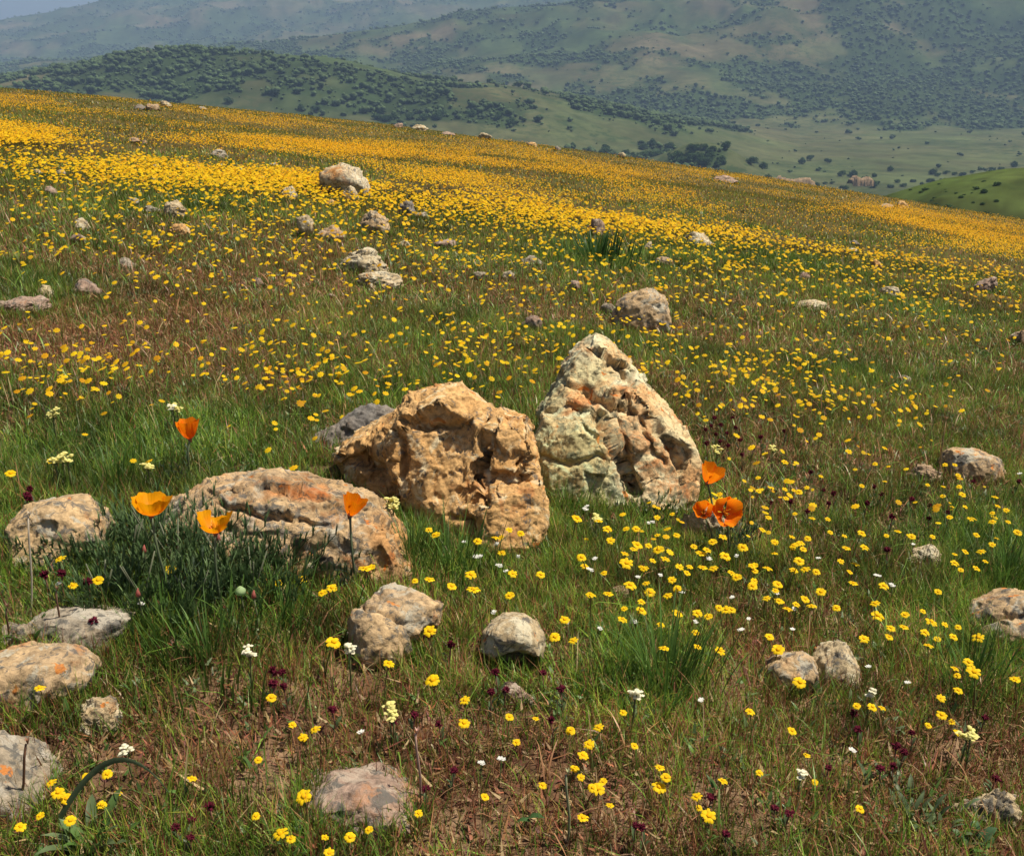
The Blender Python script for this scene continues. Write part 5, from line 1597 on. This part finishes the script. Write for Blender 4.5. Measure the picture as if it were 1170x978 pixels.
# woods on the slopes
cand = 170000
ty = RNG.uniform(1050 ** .5, 7200 ** .5, cand) ** 2
tx = ty * RNG.uniform(-.62, .62, cand)
tz = far_h(tx, ty)
ppx, ppy, _ = project(np.stack([tx, ty, tz], 1))
dens = wood_density(tx, ty, tz)
keep = RNG.uniform(size=cand) < np.clip(dens, .012, .95) * np.clip(ty / 2600, .4, 1.0)
tx, ty, tz, ppx, ppy = tx[keep], ty[keep], tz[keep], ppx[keep], ppy[keep]
rad = 1.8 + 6.8 * RNG.uniform(0, 1, len(tx)) ** 2.6
rad *= (1 + .35 * sstep(2400, 5000, ty))
# the largest ones in view are trees of their own
crest_py = np.interp(ppx, [0, 200, 400, 600, 800, 1000, 1170], [103, 122, 140, 165, 198, 228, 250])
vis = (ppx > 0) & (ppx < 1170) & (ppy < crest_py - 2) & (ppy > 0)
ordr = np.argsort(-(rad / ty) * vis)
ind = ordr[:200]
for i in ind:
    p = ppx[i]
    lab = 'dark oak on the wooded hillock in the valley' if abs(p - 815) < 75 and ty[i] < 1600 else ('dark oak on the near side of the long middle hill' if ty[i] < 2300 and p < 700 else 'dark oak scattered on the lower mountain slopes')
    add_tree(tx[i], ty[i], rad[i], lab, 'oaks scattered over the far slopes', leafy=ty[i] < 1600, z=tz[i])
m = np.ones(len(tx), bool); m[ind] = False
tx, ty, tz, rad = tx[m], ty[m], tz[m], rad[m]
Vs, Is, Cs = [], [], []; b = 0
protos = [crown_shape(960 + i, 1, 3) for i in range(8)]
which = RNG.integers(0, 8, len(tx))
for q, (v, f, c) in enumerate(protos):
    s_ = np.where(which == q)[0]
    if not len(s_): continue
    a = RNG.uniform(0, 6.28, len(s_)); ca, sa = np.cos(a), np.sin(a)
    vx = v[None, :, 0] * ca[:, None] - v[None, :, 1] * sa[:, None]; vy = v[None, :, 0] * sa[:, None] + v[None, :, 1] * ca[:, None]
    R_ = rad[s_][:, None]
    P = np.stack([vx * R_ + tx[s_][:, None], vy * R_ + ty[s_][:, None], v[None, :, 2] * R_ + tz[s_][:, None] - .3], -1)
    Vs.append(P.reshape(-1, 3)); Is.append((f[None] + (np.arange(len(s_)) * len(v))[:, None, None] + b).reshape(-1)); b += len(s_) * len(v)
    Cs.append((c[None] * RNG.uniform(.55, 1.35, (len(s_), 1, 1)) * np.array([1, 1, 1])).reshape(-1, 3))
V = np.vstack(Vs); I = np.concatenate(Is); C = np.vstack(Cs)
o = link(bpy.data.objects.new('woods', mesh_np('woods', V, I, np.full(len(I) // 3, 3), M_TREE, C, True)))
tag(o, 'dark oak woods spread over the far hillsides', 'woods', kind='stuff')
print('trees', len(tx), 'flowers', len(Pf))

# ------------------------------------------------------------------ haze
hb = MB()
x0, x1, y0_, y1_, z0, z1 = -13500, 13500, -60, 13000, float(zf.min()) - 260, float(zf.max()) + 60
hb.add([(x0, y0_, z0), (x1, y0_, z0), (x1, y1_, z0), (x0, y1_, z0), (x0, y0_, z1), (x1, y0_, z1), (x1, y1_, z1), (x0, y1_, z1)],
       [(3, 2, 1, 0), (4, 5, 6, 7), (0, 1, 5, 4), (1, 2, 6, 5), (2, 3, 7, 6), (3, 0, 4, 7)])
hm, nt = new_mat('haze_air')
pv = N(nt, 'ShaderNodeVolumePrincipled'); pv.inputs['Color'].default_value = (.43, .62, .93, 1); pv.inputs['Density'].default_value = 1.02e-4; pv.inputs['Anisotropy'].default_value = 0.0
out = N(nt, 'ShaderNodeOutputMaterial'); nt.links.new(pv.outputs[0], out.inputs['Volume'])
HAZE = hb.build('haze', hm, None, False)
tag(HAZE, 'pale bluish haze over the valley and mountains', 'haze', kind='stuff')

# ------------------------------------------------------------------ light, sky, camera
SUN = Vector((.42, .06, .90)).normalized()
el = math.asin(SUN.z); az = math.atan2(SUN.x, SUN.y)
w = bpy.data.worlds.new('World'); scene.world = w; w.use_nodes = True
nt = w.node_tree; nt.nodes.clear()
sky = nt.nodes.new('ShaderNodeTexSky'); sky.sky_type = 'NISHITA'; sky.sun_disc = False
sky.sun_elevation = el; sky.sun_rotation = az; sky.dust_density = 2.5; sky.air_density = 1.0; sky.ozone_density = 1.0
bg = nt.nodes.new('ShaderNodeBackground'); bg.inputs['Strength'].default_value = .052
out = nt.nodes.new('ShaderNodeOutputWorld')
nt.links.new(sky.outputs[0], bg.inputs[0]); nt.links.new(bg.outputs[0], out.inputs[0])
sl = bpy.data.lights.new('sun', 'SUN'); sl.energy = 4.7; sl.angle = math.radians(.53); sl.color = (1.0, .92, .77)
so = link(bpy.data.objects.new('sun', sl)); so.rotation_euler = (-SUN).to_track_quat('-Z', 'Y').to_euler()
cam = bpy.data.cameras.new('camera'); co = link(bpy.data.objects.new('camera', cam))
cam.sensor_fit = 'HORIZONTAL'; cam.sensor_width = 36; cam.lens = 36 * F0 / W0
cam.clip_start = .02; cam.clip_end = 40000
co.location = CAM; co.rotation_euler = (PI / 2 - PITCH, 0, 0)
scene.camera = co
vs_ = scene.view_settings
vs_.view_transform = 'Standard'; vs_.look = 'None'; vs_.exposure = .66; vs_.gamma = 1; vs_.use_curve_mapping = False
scene.cycles.volume_bounces = 0
scene.cycles.max_bounces = 6; scene.cycles.diffuse_bounces = 2; scene.cycles.transmission_bounces = 4; scene.cycles.glossy_bounces = 1
scene.cycles.use_denoising = True
